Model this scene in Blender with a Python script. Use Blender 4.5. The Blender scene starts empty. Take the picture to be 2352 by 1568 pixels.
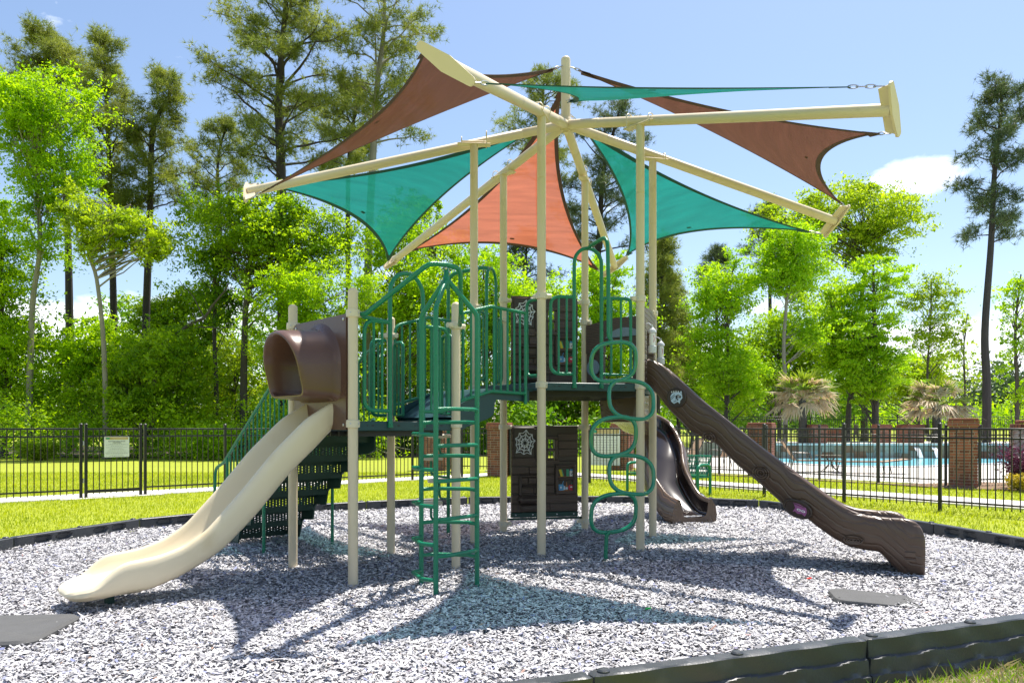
import bpy, math, random
import numpy as np
from mathutils import Vector, Matrix

# ------------------------------------------------------------------ camera, sky, sun, exposure
scene = bpy.context.scene
COL = scene.collection
F, EYE, HOR = 1750.0, 1.40, 983.0          # focal length in pixels of a 2352 px wide picture, eye height, horizon row
cam = bpy.data.cameras.new('camera')
cam.sensor_width = 36.0
cam.lens = F / 2352.0 * 36.0
cam.shift_y = (HOR - 784.0) / 2352.0
cam.clip_start, cam.clip_end = 0.1, 2000.0
cam_ob = bpy.data.objects.new('camera', cam)
COL.objects.link(cam_ob)
cam_ob.location = (0, 0, EYE)
cam_ob.rotation_euler = (math.radians(90), 0, 0)
scene.camera = cam_ob

SUN_DIR = Vector((0.96, 1.27, 4.15)).normalized()          # towards the sun
SUN_ELEV = math.asin(SUN_DIR.z)
SUN_AZ = math.atan2(SUN_DIR.x, SUN_DIR.y)
sun = bpy.data.lights.new('sun', 'SUN')
sun.energy = 5.0
sun.angle = math.radians(0.5)
sun.color = (1.0, 0.945, 0.86)
sun_ob = bpy.data.objects.new('sun', sun)
COL.objects.link(sun_ob)
sun_ob.rotation_euler = SUN_DIR.to_track_quat('Z', 'Y').to_euler()

world = bpy.data.worlds.new('World')
scene.world = world
world.use_nodes = True
wn, wl = world.node_tree.nodes, world.node_tree.links
wn.clear()
w_out = wn.new('ShaderNodeOutputWorld')
w_bg = wn.new('ShaderNodeBackground')
w_sky = wn.new('ShaderNodeTexSky')
w_sky.sky_type = 'NISHITA'
w_sky.sun_disc = False
w_sky.sun_elevation = SUN_ELEV
w_sky.sun_rotation = SUN_AZ
w_sky.air_density = 1.0
w_sky.dust_density = 1.0
w_sky.ozone_density = 1.6
w_bg.inputs['Strength'].default_value = 0.115
# scattered fair-weather cumulus: noise over the view direction, denser low down, with two banks of cloud
w_tc = wn.new('ShaderNodeTexCoord')
w_map = wn.new('ShaderNodeMapping'); w_map.inputs['Scale'].default_value = (1.0, 1.0, 2.2)
w_noise = wn.new('ShaderNodeTexNoise')
w_noise.inputs['Scale'].default_value = 5.5
w_noise.inputs['Detail'].default_value = 9
w_noise.inputs['Roughness'].default_value = 0.58
wl.new(w_tc.outputs['Generated'], w_map.inputs['Vector'])
wl.new(w_map.outputs['Vector'], w_noise.inputs['Vector'])

def wmath(op, a, b=None, c=None, clamp=False):
    n = wn.new('ShaderNodeMath'); n.operation = op; n.use_clamp = clamp
    for i, v in enumerate((a, b, c)):
        if v is None: continue
        if isinstance(v, (int, float)): n.inputs[i].default_value = v
        else: wl.new(v, n.inputs[i])
    return n.outputs[0]

def cloud_bank(d, rx, rz):
    """soft elliptical bank of cloud round direction d (half-widths in radians)"""
    d = Vector(d).normalized()
    right = Vector((d.y, -d.x, 0)).normalized()
    up = right.cross(d)
    def dot(v):
        n = wn.new('ShaderNodeVectorMath'); n.operation = 'DOT_PRODUCT'
        wl.new(w_tc.outputs['Generated'], n.inputs[0]); n.inputs[1].default_value = v
        return n.outputs['Value']
    x = wmath('DIVIDE', dot(right), rx); z = wmath('DIVIDE', dot(up), rz)
    r = wmath('SQRT', wmath('ADD', wmath('MULTIPLY', x, x), wmath('MULTIPLY', z, z)))
    front = wmath('GREATER_THAN', dot(d), 0.0)
    return wmath('MULTIPLY', wmath('SUBTRACT', 1.0, r, clamp=True), front)

bank = wmath('ADD', cloud_bank((0.535, 1, 0.335), 0.10, 0.045), cloud_bank((-0.56, 1, 0.12), 0.30, 0.15))
for d, rx, rz in (((0.80, 1, 0.10), 0.30, 0.10), ((0.2, 1, 0.10), 0.35, 0.10), ((-1.4, 0.4, 0.4), 0.3, 0.12), ((1.6, -0.5, 0.45), 0.35, 0.14),
                  ((0.3, -1, 0.5), 0.4, 0.16), ((-0.8, -1, 0.3), 0.4, 0.14)):
    bank = wmath('ADD', bank, cloud_bank(d, rx, rz))
dens = wmath('ADD', wmath('MULTIPLY', bank, 0.72), wmath('MULTIPLY', wmath('SUBTRACT', w_noise.outputs['Fac'], 0.5), 1.7))
ramp = wn.new('ShaderNodeValToRGB')
ramp.color_ramp.elements[0].position = 0.26
ramp.color_ramp.elements[1].position = 0.46
wl.new(dens, ramp.inputs['Fac'])
w_mix = wn.new('ShaderNodeMixRGB')
w_mix.inputs['Color2'].default_value = (8.0, 8.3, 8.8, 1)
wl.new(ramp.outputs['Color'], w_mix.inputs['Fac'])
wl.new(w_sky.outputs['Color'], w_mix.inputs['Color1'])
wl.new(w_mix.outputs['Color'], w_bg.inputs['Color'])
wl.new(w_bg.outputs['Background'], w_out.inputs['Surface'])

scene.view_settings.view_transform = 'Standard'
scene.view_settings.look = 'None'
scene.view_settings.exposure = 0.80
scene.view_settings.gamma = 1.0
scene.view_settings.use_curve_mapping = False
scene.render.engine = 'CYCLES'
scene.cycles.max_bounces = 10
scene.cycles.transparent_max_bounces = 16
scene.cycles.diffuse_bounces = 4

rng = np.random.default_rng(7)
random.seed(7)

# ------------------------------------------------------------------ helpers
WORLD = {}                                   # object name -> world location of its origin

def tag(o, label=None, cat=None, group=None, kind=None):
    if label: o['label'] = label
    if cat: o['category'] = cat
    if group: o['group'] = group
    if kind: o['kind'] = kind
    return o

def empty(name, loc, label=None, cat=None, group=None, parent=None):
    o = bpy.data.objects.new(name, None)
    COL.objects.link(o)
    loc = Vector(loc)
    if parent:
        o.parent = parent
        o.location = loc - WORLD[parent.name]
    else:
        o.location = loc
    WORLD[o.name] = loc
    o.empty_display_size = 0.2
    return tag(o, label, cat, group)

def link_mesh(name, me, loc, parent=None, rz=0.0):
    o = bpy.data.objects.new(name, me)
    COL.objects.link(o)
    loc = Vector(loc)
    if parent:
        o.parent = parent
        o.location = loc - WORLD[parent.name]
    else:
        o.location = loc
    if rz: o.rotation_euler = (0, 0, rz)
    WORLD[o.name] = loc
    return o

class MB:
    """collects shapes in world space; build() links them as one mesh object"""
    def __init__(s): s.v, s.f = [], []
    def add(s, verts, faces):
        n = len(s.v)
        s.v += [tuple(map(float, p)) for p in verts]
        s.f += [tuple(i + n for i in f) for f in faces]
        return s
    def box(s, c, size, rz=0.0, ax=None):
        """box round c; ax: optional (x axis, y axis, z axis)"""
        hx, hy, hz = size[0] / 2, size[1] / 2, size[2] / 2
        if ax is None:
            ax = (Vector((math.cos(rz), math.sin(rz), 0)), Vector((-math.sin(rz), math.cos(rz), 0)), Vector((0, 0, 1)))
        c = Vector(c)
        vs = [c + ax[0] * (hx * i) + ax[1] * (hy * j) + ax[2] * (hz * k) for k in (-1, 1) for j in (-1, 1) for i in (-1, 1)]
        return s.add(vs, [(0, 2, 3, 1), (4, 5, 7, 6), (0, 1, 5, 4), (2, 6, 7, 3), (0, 4, 6, 2), (1, 3, 7, 5)])
    def bbox(s, c, size, b=0.01, rz=0.0, ax=None):
        """box with chamfered long edges (8-sided section swept along local z)"""
        hx, hy, hz = size[0] / 2, size[1] / 2, size[2] / 2
        if ax is None:
            ax = (Vector((math.cos(rz), math.sin(rz), 0)), Vector((-math.sin(rz), math.cos(rz), 0)), Vector((0, 0, 1)))
        c = Vector(c); b = min(b, hx * .9, hy * .9, hz * .9)
        sec = [(hx - b, -hy), (hx, -hy + b), (hx, hy - b), (hx - b, hy), (-hx + b, hy), (-hx, hy - b), (-hx, -hy + b), (-hx + b, -hy)]
        sm = [(x * (1 - b / hx), y * (1 - b / hy)) for x, y in sec]
        vs = []
        for z, pl in ((-hz, sm), (-hz + b, sec), (hz - b, sec), (hz, sm)):
            vs += [c + ax[0] * x + ax[1] * y + ax[2] * z for x, y in pl]
        fs = [tuple(range(7, -1, -1)), tuple(range(24, 32))]
        for r in range(3):
            for i in range(8):
                j = (i + 1) % 8
                fs.append((r * 8 + i, r * 8 + j, r * 8 + 8 + j, r * 8 + 8 + i))
        return s.add(vs, fs)
    def tube(s, path, r, seg=10, closed=False, cap=True):
        """tube along a path; r: one radius or one per point"""
        P = [Vector(p) for p in path]
        n = len(P)
        R = r if hasattr(r, '__len__') else [r] * n
        T = []
        for i in range(n):
            a, b = (P[i - 1], P[(i + 1) % n]) if closed else (P[max(i - 1, 0)], P[min(i + 1, n - 1)])
            d = b - a
            T.append(d.normalized() if d.length > 1e-9 else Vector((0, 0, 1)))
        up = Vector((0, 0, 1)) if abs(T[0].z) < 0.9 else Vector((1, 0, 0))
        N = T[0].cross(up).normalized()
        vs = []
        for i in range(n):
            if i:
                N = N - T[i] * N.dot(T[i])
                N = N.normalized() if N.length > 1e-6 else T[i].orthogonal().normalized()
            B = T[i].cross(N)
            for k in range(seg):
                a = 2 * math.pi * k / seg
                vs.append(P[i] + (N * math.cos(a) + B * math.sin(a)) * R[i])
        fs = []
        for i in range(n if closed else n - 1):
            j = (i + 1) % n
            for k in range(seg):
                m = (k + 1) % seg
                fs.append((i * seg + k, i * seg + m, j * seg + m, j * seg + k))
        if cap and not closed:
            fs.append(tuple(range(seg - 1, -1, -1)))
            fs.append(tuple(range((n - 1) * seg, n * seg)))
        return s.add(vs, fs)
    def cyl(s, a, b, r, seg=16): return s.tube([a, b], r, seg)
    def lathe(s, c, prof, seg=20, axis=None):
        """surface of revolution round the vertical through c; prof = [(radius, height)]"""
        c = Vector(c)
        if axis is None: A = (Vector((1, 0, 0)), Vector((0, 1, 0)), Vector((0, 0, 1)))
        else:
            z = Vector(axis).normalized(); x = z.orthogonal().normalized(); A = (x, z.cross(x), z)
        vs, fs = [], []
        for r, h in prof:
            for k in range(seg):
                a = 2 * math.pi * k / seg
                vs.append(c + A[0] * (r * math.cos(a)) + A[1] * (r * math.sin(a)) + A[2] * h)
        for i in range(len(prof) - 1):
            for k in range(seg):
                m = (k + 1) % seg
                fs.append((i * seg + k, i * seg + m, (i + 1) * seg + m, (i + 1) * seg + k))
        fs.append(tuple(range(seg - 1, -1, -1)))
        fs.append(tuple(range((len(prof) - 1) * seg, len(prof) * seg)))
        return s.add(vs, fs)
    def prism(s, poly, off):
        """closed polygon (3-D points) extruded by the vector off"""
        n = len(poly); off = Vector(off)
        P = [Vector(p) for p in poly]
        fs = [tuple(range(n - 1, -1, -1)), tuple(range(n, 2 * n))]
        fs += [(i, (i + 1) % n, n + (i + 1) % n, n + i) for i in range(n)]
        return s.add(P + [p + off for p in P], fs)
    def grid(s, rows, closed=False):
        """rows: list of equal-length point lists"""
        m = len(rows[0]); vs = [p for r in rows for p in r]; fs = []
        for i in range(len(rows) - 1):
            for k in range(m if closed else m - 1):
                q = (k + 1) % m
                fs.append((i * m + k, i * m + q, (i + 1) * m + q, (i + 1) * m + k))
        return s.add(vs, fs)
    def mesh(s, name, mat, org=(0, 0, 0), smooth=True, angle=38):
        me = bpy.data.meshes.new(name)
        o = Vector(org)
        me.from_pydata([(p[0] - o.x, p[1] - o.y, p[2] - o.z) for p in s.v], [], s.f)
        import bmesh
        bm = bmesh.new(); bm.from_mesh(me)
        bmesh.ops.recalc_face_normals(bm, faces=bm.faces)
        bm.to_mesh(me); bm.free()
        if smooth:
            me.polygons.foreach_set('use_smooth', [True] * len(me.polygons))
            me.set_sharp_from_angle(angle=math.radians(angle))
        me.materials.append(mat)
        return me
    def build(s, name, mat, parent=None, org=None, smooth=True, angle=38):
        if org is None:
            org = WORLD[parent.name] if parent else Vector((0, 0, 0))
        me = s.mesh(name, mat, org, smooth, angle)
        return link_mesh(name, me, org, parent)

def fillet(pts, rad, n=6, closed=False):
    """polyline with rounded corners"""
    P = [Vector(p) for p in pts]; out = []
    N = len(P)
    for i in range(N):
        if not closed and i in (0, N - 1):
            out.append(P[i]); continue
        a, b, c = P[i - 1], P[i], P[(i + 1) % N]
        u, v = (a - b), (c - b)
        lu, lv = u.length, v.length
        u.normalize(); v.normalize()
        ang = u.angle(v)
        if ang > math.pi - 0.05:
            out.append(b); continue
        d = min(rad / math.tan(ang / 2), lu * 0.49, lv * 0.49)
        p, q = b + u * d, b + v * d
        for k in range(n + 1):
            t = k / n
            out.append(p.lerp(b, t).lerp(b.lerp(q, t), t))
    return out

def smooth_path(pts, n=8):
    """Catmull-Rom through the points"""
    P = [Vector(p) for p in pts]
    P = [P[0] * 2 - P[1]] + P + [P[-1] * 2 - P[-2]]
    out = []
    for i in range(1, len(P) - 2):
        for k in range(n):
            t = k / n
            a, b, c, d = P[i - 1], P[i], P[i + 1], P[i + 2]
            out.append(0.5 * ((2 * b) + (c - a) * t + (2 * a - 5 * b + 4 * c - d) * t * t + (3 * b - a - 3 * c + d) * t ** 3))
    out.append(P[-2])
    return out

def V2(p, z): return Vector((p[0], p[1], z))

# ------------------------------------------------------------------ materials
def mat_base(name):
    m = bpy.data.materials.new(name); m.use_nodes = True
    nt = m.node_tree
    return m, nt, nt.nodes, nt.links, nt.nodes['Principled BSDF']

def pmat(name, col, rough=0.5, metal=0.0, var=0.0, vscale=6.0, bump=0.0, bscale=60.0, spec=0.5, coat=0.0, dirt=None, wear=0.0, island=0.0, stretch=None):
    """paint/plastic/masonry: base colour with slow mottling, fine relief and optional shaped dirt"""
    m, nt, N, L, P = mat_base(name)
    P.inputs['Roughness'].default_value = rough
    P.inputs['Metallic'].default_value = metal
    P.inputs['Specular IOR Level'].default_value = spec
    if coat: P.inputs['Coat Weight'].default_value = coat
    tc = N.new('ShaderNodeTexCoord')
    src = tc.outputs['Object']
    if stretch:
        mp = N.new('ShaderNodeMapping'); mp.inputs['Scale'].default_value = stretch
        L.new(src, mp.inputs['Vector']); src = mp.outputs['Vector']
    c = None
    if var > 0:
        nz = N.new('ShaderNodeTexNoise'); nz.inputs['Scale'].default_value = vscale; nz.inputs['Detail'].default_value = 6
        L.new(src, nz.inputs['Vector'])
        mx = N.new('ShaderNodeMixRGB')
        mx.inputs['Color1'].default_value = (*[x * (1 - var) for x in col], 1)
        mx.inputs['Color2'].default_value = (*[min(x * (1 + var), 1) for x in col], 1)
        L.new(nz.outputs['Fac'], mx.inputs['Fac']); c = mx.outputs['Color']
    if island > 0:
        g = N.new('ShaderNodeNewGeometry'); oi = N.new('ShaderNodeObjectInfo')
        ad = N.new('ShaderNodeMath'); ad.operation = 'ADD'
        L.new(g.outputs['Random Per Island'], ad.inputs[0]); L.new(oi.outputs['Random'], ad.inputs[1])
        fr = N.new('ShaderNodeMath'); fr.operation = 'FRACT'; L.new(ad.outputs[0], fr.inputs[0])
        hs = N.new('ShaderNodeHueSaturation')
        mr = N.new('ShaderNodeMapRange'); mr.inputs['To Min'].default_value = 1 - island; mr.inputs['To Max'].default_value = 1 + island
        L.new(fr.outputs[0], mr.inputs['Value']); L.new(mr.outputs['Result'], hs.inputs['Value'])
        if c: L.new(c, hs.inputs['Color'])
        else: hs.inputs['Color'].default_value = (*col, 1)
        c = hs.outputs['Color']
    if dirt:
        nz = N.new('ShaderNodeTexNoise'); nz.inputs['Scale'].default_value = dirt[1]; nz.inputs['Detail'].default_value = 8
        L.new(tc.outputs['Object'], nz.inputs['Vector'])
        rp = N.new('ShaderNodeValToRGB'); rp.color_ramp.elements[0].position = dirt[2]; rp.color_ramp.elements[1].position = dirt[2] + 0.2
        L.new(nz.outputs['Fac'], rp.inputs['Fac'])
        mx = N.new('ShaderNodeMixRGB'); mx.inputs['Color2'].default_value = (*dirt[0], 1)
        if c: L.new(c, mx.inputs['Color1'])
        else: mx.inputs['Color1'].default_value = (*col, 1)
        L.new(rp.outputs['Color'], mx.inputs['Fac']); c = mx.outputs['Color']
    if c: L.new(c, P.inputs['Base Color'])
    else: P.inputs['Base Color'].default_value = (*col, 1)
    if bump > 0:
        nz = N.new('ShaderNodeTexNoise'); nz.inputs['Scale'].default_value = bscale; nz.inputs['Detail'].default_value = 4
        L.new(src, nz.inputs['Vector'])
        bp = N.new('ShaderNodeBump'); bp.inputs['Strength'].default_value = bump; bp.inputs['Distance'].default_value = 0.02
        L.new(nz.outputs['Fac'], bp.inputs['Height']); L.new(bp.outputs['Normal'], P.inputs['Normal'])
    if wear:
        nz = N.new('ShaderNodeTexNoise'); nz.inputs['Scale'].default_value = 3.0; nz.inputs['Detail'].default_value = 7
        L.new(tc.outputs['Object'], nz.inputs['Vector'])
        mr = N.new('ShaderNodeMapRange'); mr.inputs['To Min'].default_value = rough - wear; mr.inputs['To Max'].default_value = rough + wear
        L.new(nz.outputs['Fac'], mr.inputs['Value']); L.new(mr.outputs['Result'], P.inputs['Roughness'])
    return m

def woodgrain(name, col, rough=0.42, scale=3.0, stretch=(1, 1, 9), bump=0.5, dist=0.02, distort=6.0, var=0.12):
    """moulded plastic with a raised wood-grain relief running along the part"""
    m, nt, N, L, P = mat_base(name)
    P.inputs['Roughness'].default_value = rough
    tc = N.new('ShaderNodeTexCoord'); mp = N.new('ShaderNodeMapping'); mp.inputs['Scale'].default_value = stretch
    L.new(tc.outputs['Object'], mp.inputs['Vector'])
    wv = N.new('ShaderNodeTexWave'); wv.wave_type = 'BANDS'; wv.bands_direction = 'Z'
    wv.inputs['Scale'].default_value = scale; wv.inputs['Distortion'].default_value = distort; wv.inputs['Detail'].default_value = 3
    wv.inputs['Detail Scale'].default_value = 0.8
    L.new(mp.outputs['Vector'], wv.inputs['Vector'])
    bp = N.new('ShaderNodeBump'); bp.inputs['Strength'].default_value = bump; bp.inputs['Distance'].default_value = dist
    rp = N.new('ShaderNodeValToRGB'); rp.color_ramp.elements[0].position = 0.0; rp.color_ramp.elements[1].position = 0.35
    L.new(wv.outputs['Fac'], rp.inputs['Fac'])
    L.new(rp.outputs['Color'], bp.inputs['Height']); L.new(bp.outputs['Normal'], P.inputs['Normal'])
    nz = N.new('ShaderNodeTexNoise'); nz.inputs['Scale'].default_value = 2.5; nz.inputs['Detail'].default_value = 6
    L.new(tc.outputs['Object'], nz.inputs['Vector'])
    mx = N.new('ShaderNodeMixRGB'); mx.inputs['Color1'].default_value = (*[x * (1 - var) for x in col], 1)
    mx.inputs['Color2'].default_value = (*[x * (1 + var) for x in col], 1)
    L.new(nz.outputs['Fac'], mx.inputs['Fac']); L.new(mx.outputs['Color'], P.inputs['Base Color'])
    return m

def loggrain(name, col, rough=0.36, bump=0.6, dist=0.02, var=0.12):
    """moulded log plastic: grooves follow the length stored in the mesh attribute 'grain' (along, across)"""
    m, nt, N, L, P = mat_base(name)
    P.inputs['Roughness'].default_value = rough
    at_ = N.new('ShaderNodeAttribute'); at_.attribute_name = 'grain'
    mp = N.new('ShaderNodeMapping'); mp.inputs['Scale'].default_value = (1.3, 1.0, 1.0)
    L.new(at_.outputs['Vector'], mp.inputs['Vector'])
    wv = N.new('ShaderNodeTexWave'); wv.wave_type = 'BANDS'; wv.bands_direction = 'Y'
    wv.inputs['Scale'].default_value = 3.4; wv.inputs['Distortion'].default_value = 4.5; wv.inputs['Detail'].default_value = 3; wv.inputs['Detail Scale'].default_value = 1.1
    L.new(mp.outputs['Vector'], wv.inputs['Vector'])
    rp = N.new('ShaderNodeValToRGB'); rp.color_ramp.elements[0].position = 0.0; rp.color_ramp.elements[1].position = 0.30
    L.new(wv.outputs['Fac'], rp.inputs['Fac'])
    bp = N.new('ShaderNodeBump'); bp.inputs['Strength'].default_value = bump; bp.inputs['Distance'].default_value = dist
    L.new(rp.outputs['Color'], bp.inputs['Height']); L.new(bp.outputs['Normal'], P.inputs['Normal'])
    tc = N.new('ShaderNodeTexCoord'); nz = N.new('ShaderNodeTexNoise'); nz.inputs['Scale'].default_value = 2.5; nz.inputs['Detail'].default_value = 6
    L.new(tc.outputs['Object'], nz.inputs['Vector'])
    mx = N.new('ShaderNodeMixRGB'); mx.inputs['Color1'].default_value = (*[x * (1 - var) for x in col], 1); mx.inputs['Color2'].default_value = (*[x * (1 + var) for x in col], 1)
    L.new(nz.outputs['Fac'], mx.inputs['Fac']); L.new(mx.outputs['Color'], P.inputs['Base Color'])
    return m

def leafmat(name, c1, c2, trans=0.45, tcol=None, nscale=0.6, rough=0.5):
    """thin leaves: coloured per leaf and per spray, part of the light passes through"""
    m, nt, N, L, P = mat_base(name)
    out = N['Material Output']
    g = N.new('ShaderNodeNewGeometry'); tc = N.new('ShaderNodeTexCoord')
    nz = N.new('ShaderNodeTexNoise'); nz.inputs['Scale'].default_value = nscale; nz.inputs['Detail'].default_value = 3
    L.new(tc.outputs['Object'], nz.inputs['Vector'])
    a = N.new('ShaderNodeMath'); a.operation = 'MULTIPLY_ADD'; a.inputs[1].default_value = 0.55
    s = N.new('ShaderNodeMath'); s.operation = 'MULTIPLY_ADD'; s.inputs[1].default_value = 1.9; s.inputs[2].default_value = -0.72
    L.new(nz.outputs['Fac'], s.inputs[0])
    L.new(g.outputs['Random Per Island'], a.inputs[0]); L.new(s.outputs[0], a.inputs[2]); a.use_clamp = True
    mx = N.new('ShaderNodeMixRGB'); mx.inputs['Color1'].default_value = (*c1, 1); mx.inputs['Color2'].default_value = (*c2, 1)
    L.new(a.outputs[0], mx.inputs['Fac'])
    P.inputs['Roughness'].default_value = rough
    P.inputs['Specular IOR Level'].default_value = 0.35
    L.new(mx.outputs['Color'], P.inputs['Base Color'])
    t = N.new('ShaderNodeBsdfTranslucent')
    tm = N.new('ShaderNodeMixRGB'); tm.blend_type = 'MULTIPLY'; tm.inputs['Fac'].default_value = 1.0
    tm.inputs['Color2'].default_value = (*(tcol or (1.6, 1.5, 0.5)), 1)
    L.new(mx.outputs['Color'], tm.inputs['Color1']); L.new(tm.outputs['Color'], t.inputs['Color'])
    sh = N.new('ShaderNodeMixShader'); sh.inputs['Fac'].default_value = trans
    L.new(P.outputs['BSDF'], sh.inputs[1]); L.new(t.outputs['BSDF'], sh.inputs[2]); L.new(sh.outputs['Shader'], out.inputs['Surface'])
    return m

def sailmat(name, col, tcol, holes, hcol, trans=0.45):
    """knitted shade cloth: diffuse, light passing through the threads, and open mesh between them"""
    m, nt, N, L, P = mat_base(name)
    out = N['Material Output']
    P.inputs['Roughness'].default_value = 0.85
    tc = N.new('ShaderNodeTexCoord')
    wv = N.new('ShaderNodeTexNoise'); wv.inputs['Scale'].default_value = 260; wv.inputs['Detail'].default_value = 1
    mp = N.new('ShaderNodeMapping'); mp.inputs['Scale'].default_value = (1, 0.12, 1)
    L.new(tc.outputs['Object'], mp.inputs['Vector']); L.new(mp.outputs['Vector'], wv.inputs['Vector'])
    mx = N.new('ShaderNodeMixRGB'); mx.inputs['Color1'].default_value = (*[c * .8 for c in col], 1); mx.inputs['Color2'].default_value = (*[c * 1.2 for c in col], 1)
    L.new(wv.outputs['Fac'], mx.inputs['Fac']); L.new(mx.outputs['Color'], P.inputs['Base Color'])
    t = N.new('ShaderNodeBsdfTranslucent'); t.inputs['Color'].default_value = (*tcol, 1)
    # faint knit lines and uneven fading in the threads that let light through
    st = N.new('ShaderNodeTexNoise'); st.inputs['Scale'].default_value = 3.0; st.inputs['Detail'].default_value = 5
    mp2 = N.new('ShaderNodeMapping'); mp2.inputs['Scale'].default_value = (0.5, 0.5, 9.0)
    L.new(tc.outputs['Object'], mp2.inputs['Vector']); L.new(mp2.outputs['Vector'], st.inputs['Vector'])
    hv = N.new('ShaderNodeHueSaturation'); hv.inputs['Color'].default_value = (*tcol, 1)
    mr = N.new('ShaderNodeMapRange'); mr.inputs['From Min'].default_value = 0.3; mr.inputs['From Max'].default_value = 0.7; mr.inputs['To Min'].default_value = 0.82; mr.inputs['To Max'].default_value = 1.18
    L.new(st.outputs['Fac'], mr.inputs['Value']); L.new(mr.outputs['Result'], hv.inputs['Value']); L.new(hv.outputs['Color'], t.inputs['Color'])
    bp = N.new('ShaderNodeBump'); bp.inputs['Strength'].default_value = 0.35; bp.inputs['Distance'].default_value = 0.03
    L.new(st.outputs['Fac'], bp.inputs['Height']); L.new(bp.outputs['Normal'], P.inputs['Normal']); L.new(bp.outputs['Normal'], t.inputs['Normal'])
    s1 = N.new('ShaderNodeMixShader'); s1.inputs['Fac'].default_value = trans
    L.new(P.outputs['BSDF'], s1.inputs[1]); L.new(t.outputs['BSDF'], s1.inputs[2])
    tr = N.new('ShaderNodeBsdfTransparent'); tr.inputs['Color'].default_value = (*hcol, 1)
    s2 = N.new('ShaderNodeMixShader'); s2.inputs['Fac'].default_value = holes
    L.new(s1.outputs['Shader'], s2.inputs[1]); L.new(tr.outputs['BSDF'], s2.inputs[2]); L.new(s2.outputs['Shader'], out.inputs['Surface'])
    return m

MT = {}
MT['post'] = pmat('beige_powder_coat', (0.70, 0.585, 0.40), 0.42, var=0.04, vscale=3, dirt=((0.52, 0.43, 0.28), 6.0, 0.62), wear=0.12)
MT['collar'] = pmat('beige_cast_collar', (0.70, 0.62, 0.46), 0.45, var=0.05, vscale=9)
MT['green'] = pmat('green_vinyl_coat', (0.006, 0.20, 0.100), 0.28, var=0.12, vscale=5, bump=0.25, bscale=170, wear=0.06)
MT['gloss_green'] = pmat('green_gloss_coat', (0.006, 0.215, 0.115), 0.14, var=0.10, vscale=4, coat=0.5)
MT['deck'] = pmat('dark_teal_deck_coat', (0.010, 0.055, 0.060), 0.45, var=0.15, vscale=6, bump=0.1, bscale=120)
MT['deck_dark'] = pmat('dark_green_step_coat', (0.010, 0.050, 0.038), 0.5, var=0.15, vscale=6)
MT['brown'] = pmat('brown_rotomoulded_plastic', (0.118, 0.060, 0.042), 0.30, var=0.10, vscale=2.5, bump=0.05, bscale=25, wear=0.08, dirt=((0.15, 0.085, 0.060), 3.0, 0.6))
MT['log'] = woodgrain('brown_log_grain_plastic', (0.120, 0.076, 0.052), 0.36, scale=1.6, stretch=(0.5, 0.5, 3.2), bump=0.75, dist=0.035, distort=5.0)
MT['log_slide'] = loggrain('brown_log_slide_plastic', (0.100, 0.062, 0.042), 0.34, bump=0.38, dist=0.014)
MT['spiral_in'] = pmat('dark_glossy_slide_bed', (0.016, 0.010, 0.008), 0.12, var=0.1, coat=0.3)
MT['spiral'] = loggrain('tan_log_slide_plastic', (0.120, 0.078, 0.052), 0.24, bump=0.35)
MT['spiral_old'] = woodgrain('tan_log_grain_plastic', (0.150, 0.100, 0.068), 0.22, scale=1.8, stretch=(1, 1, 2.2), bump=0.30, dist=0.02, distort=4)
MT['panel'] = woodgrain('dark_brown_plank_plastic', (0.098, 0.066, 0.052), 0.42, scale=2.4, stretch=(0.8, 0.8, 6), bump=0.55, dist=0.015, distort=7)
MT['panel_dark'] = pmat('dark_brown_recess', (0.050, 0.034, 0.027), 0.45, var=0.1)
MT['beige'] = pmat('beige_rotomoulded_plastic', (0.78, 0.67, 0.47), 0.33, var=0.04, vscale=2.0, wear=0.08, dirt=((0.62, 0.48, 0.26), 1.6, 0.60))
MT['white'] = pmat('white_plastic', (0.78, 0.79, 0.80), 0.4, var=0.04)
MT['web'] = pmat('silvery_white_print', (0.72, 0.74, 0.76), 0.5, var=0.12, vscale=40)
MT['black_print'] = pmat('black_print', (0.02, 0.02, 0.025), 0.5)
MT['blue_print'] = pmat('blue_print', (0.09, 0.33, 0.60), 0.5)
MT['pale_print'] = pmat('pale_blue_print', (0.55, 0.68, 0.80), 0.5)
MT['red_print'] = pmat('red_print', (0.60, 0.03, 0.07), 0.5)
MT['yellow_print'] = pmat('yellow_print', (0.75, 0.60, 0.03), 0.5)
MT['green_print'] = pmat('green_print', (0.05, 0.35, 0.20), 0.5)
MT['orange_print'] = pmat('brown_print', (0.35, 0.14, 0.05), 0.5)
MT['purple_print'] = pmat('purple_print', (0.32, 0.10, 0.27), 0.5)
MT['greyblue'] = pmat('grey_blue_plastic', (0.20, 0.27, 0.34), 0.4, var=0.08)
MT['pale_grey'] = pmat('pale_grey_plastic', (0.58, 0.60, 0.66), 0.4, var=0.06)
MT['steel'] = pmat('galvanised_steel', (0.55, 0.55, 0.56), 0.35, metal=0.9, var=0.1, vscale=30)
MT['teal_sail'] = sailmat('teal_shade_cloth', (0.010, 0.125, 0.095), (0.008, 0.225, 0.165), 0.13, (0.20, 0.70, 0.68), trans=0.38)
MT['rust_sail'] = sailmat('brown_shade_cloth', (0.115, 0.050, 0.036), (0.135, 0.048, 0.030), 0.03, (1.0, 0.60, 0.42), trans=0.30)
MT['backlit_sail'] = sailmat('backlit_brown_shade_cloth', (0.150, 0.060, 0.042), (0.47, 0.14, 0.072), 0.09, (1.0, 0.62, 0.48), trans=0.48)  # same brown cloth for the rear sail, sun glow put into its colours
MT['teal_web'] = pmat('dark_teal_webbing', (0.010, 0.075, 0.062), 0.8, var=0.15, vscale=30)
MT['rust_web'] = pmat('dark_brown_webbing', (0.075, 0.038, 0.032), 0.8, var=0.15, vscale=30)
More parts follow.
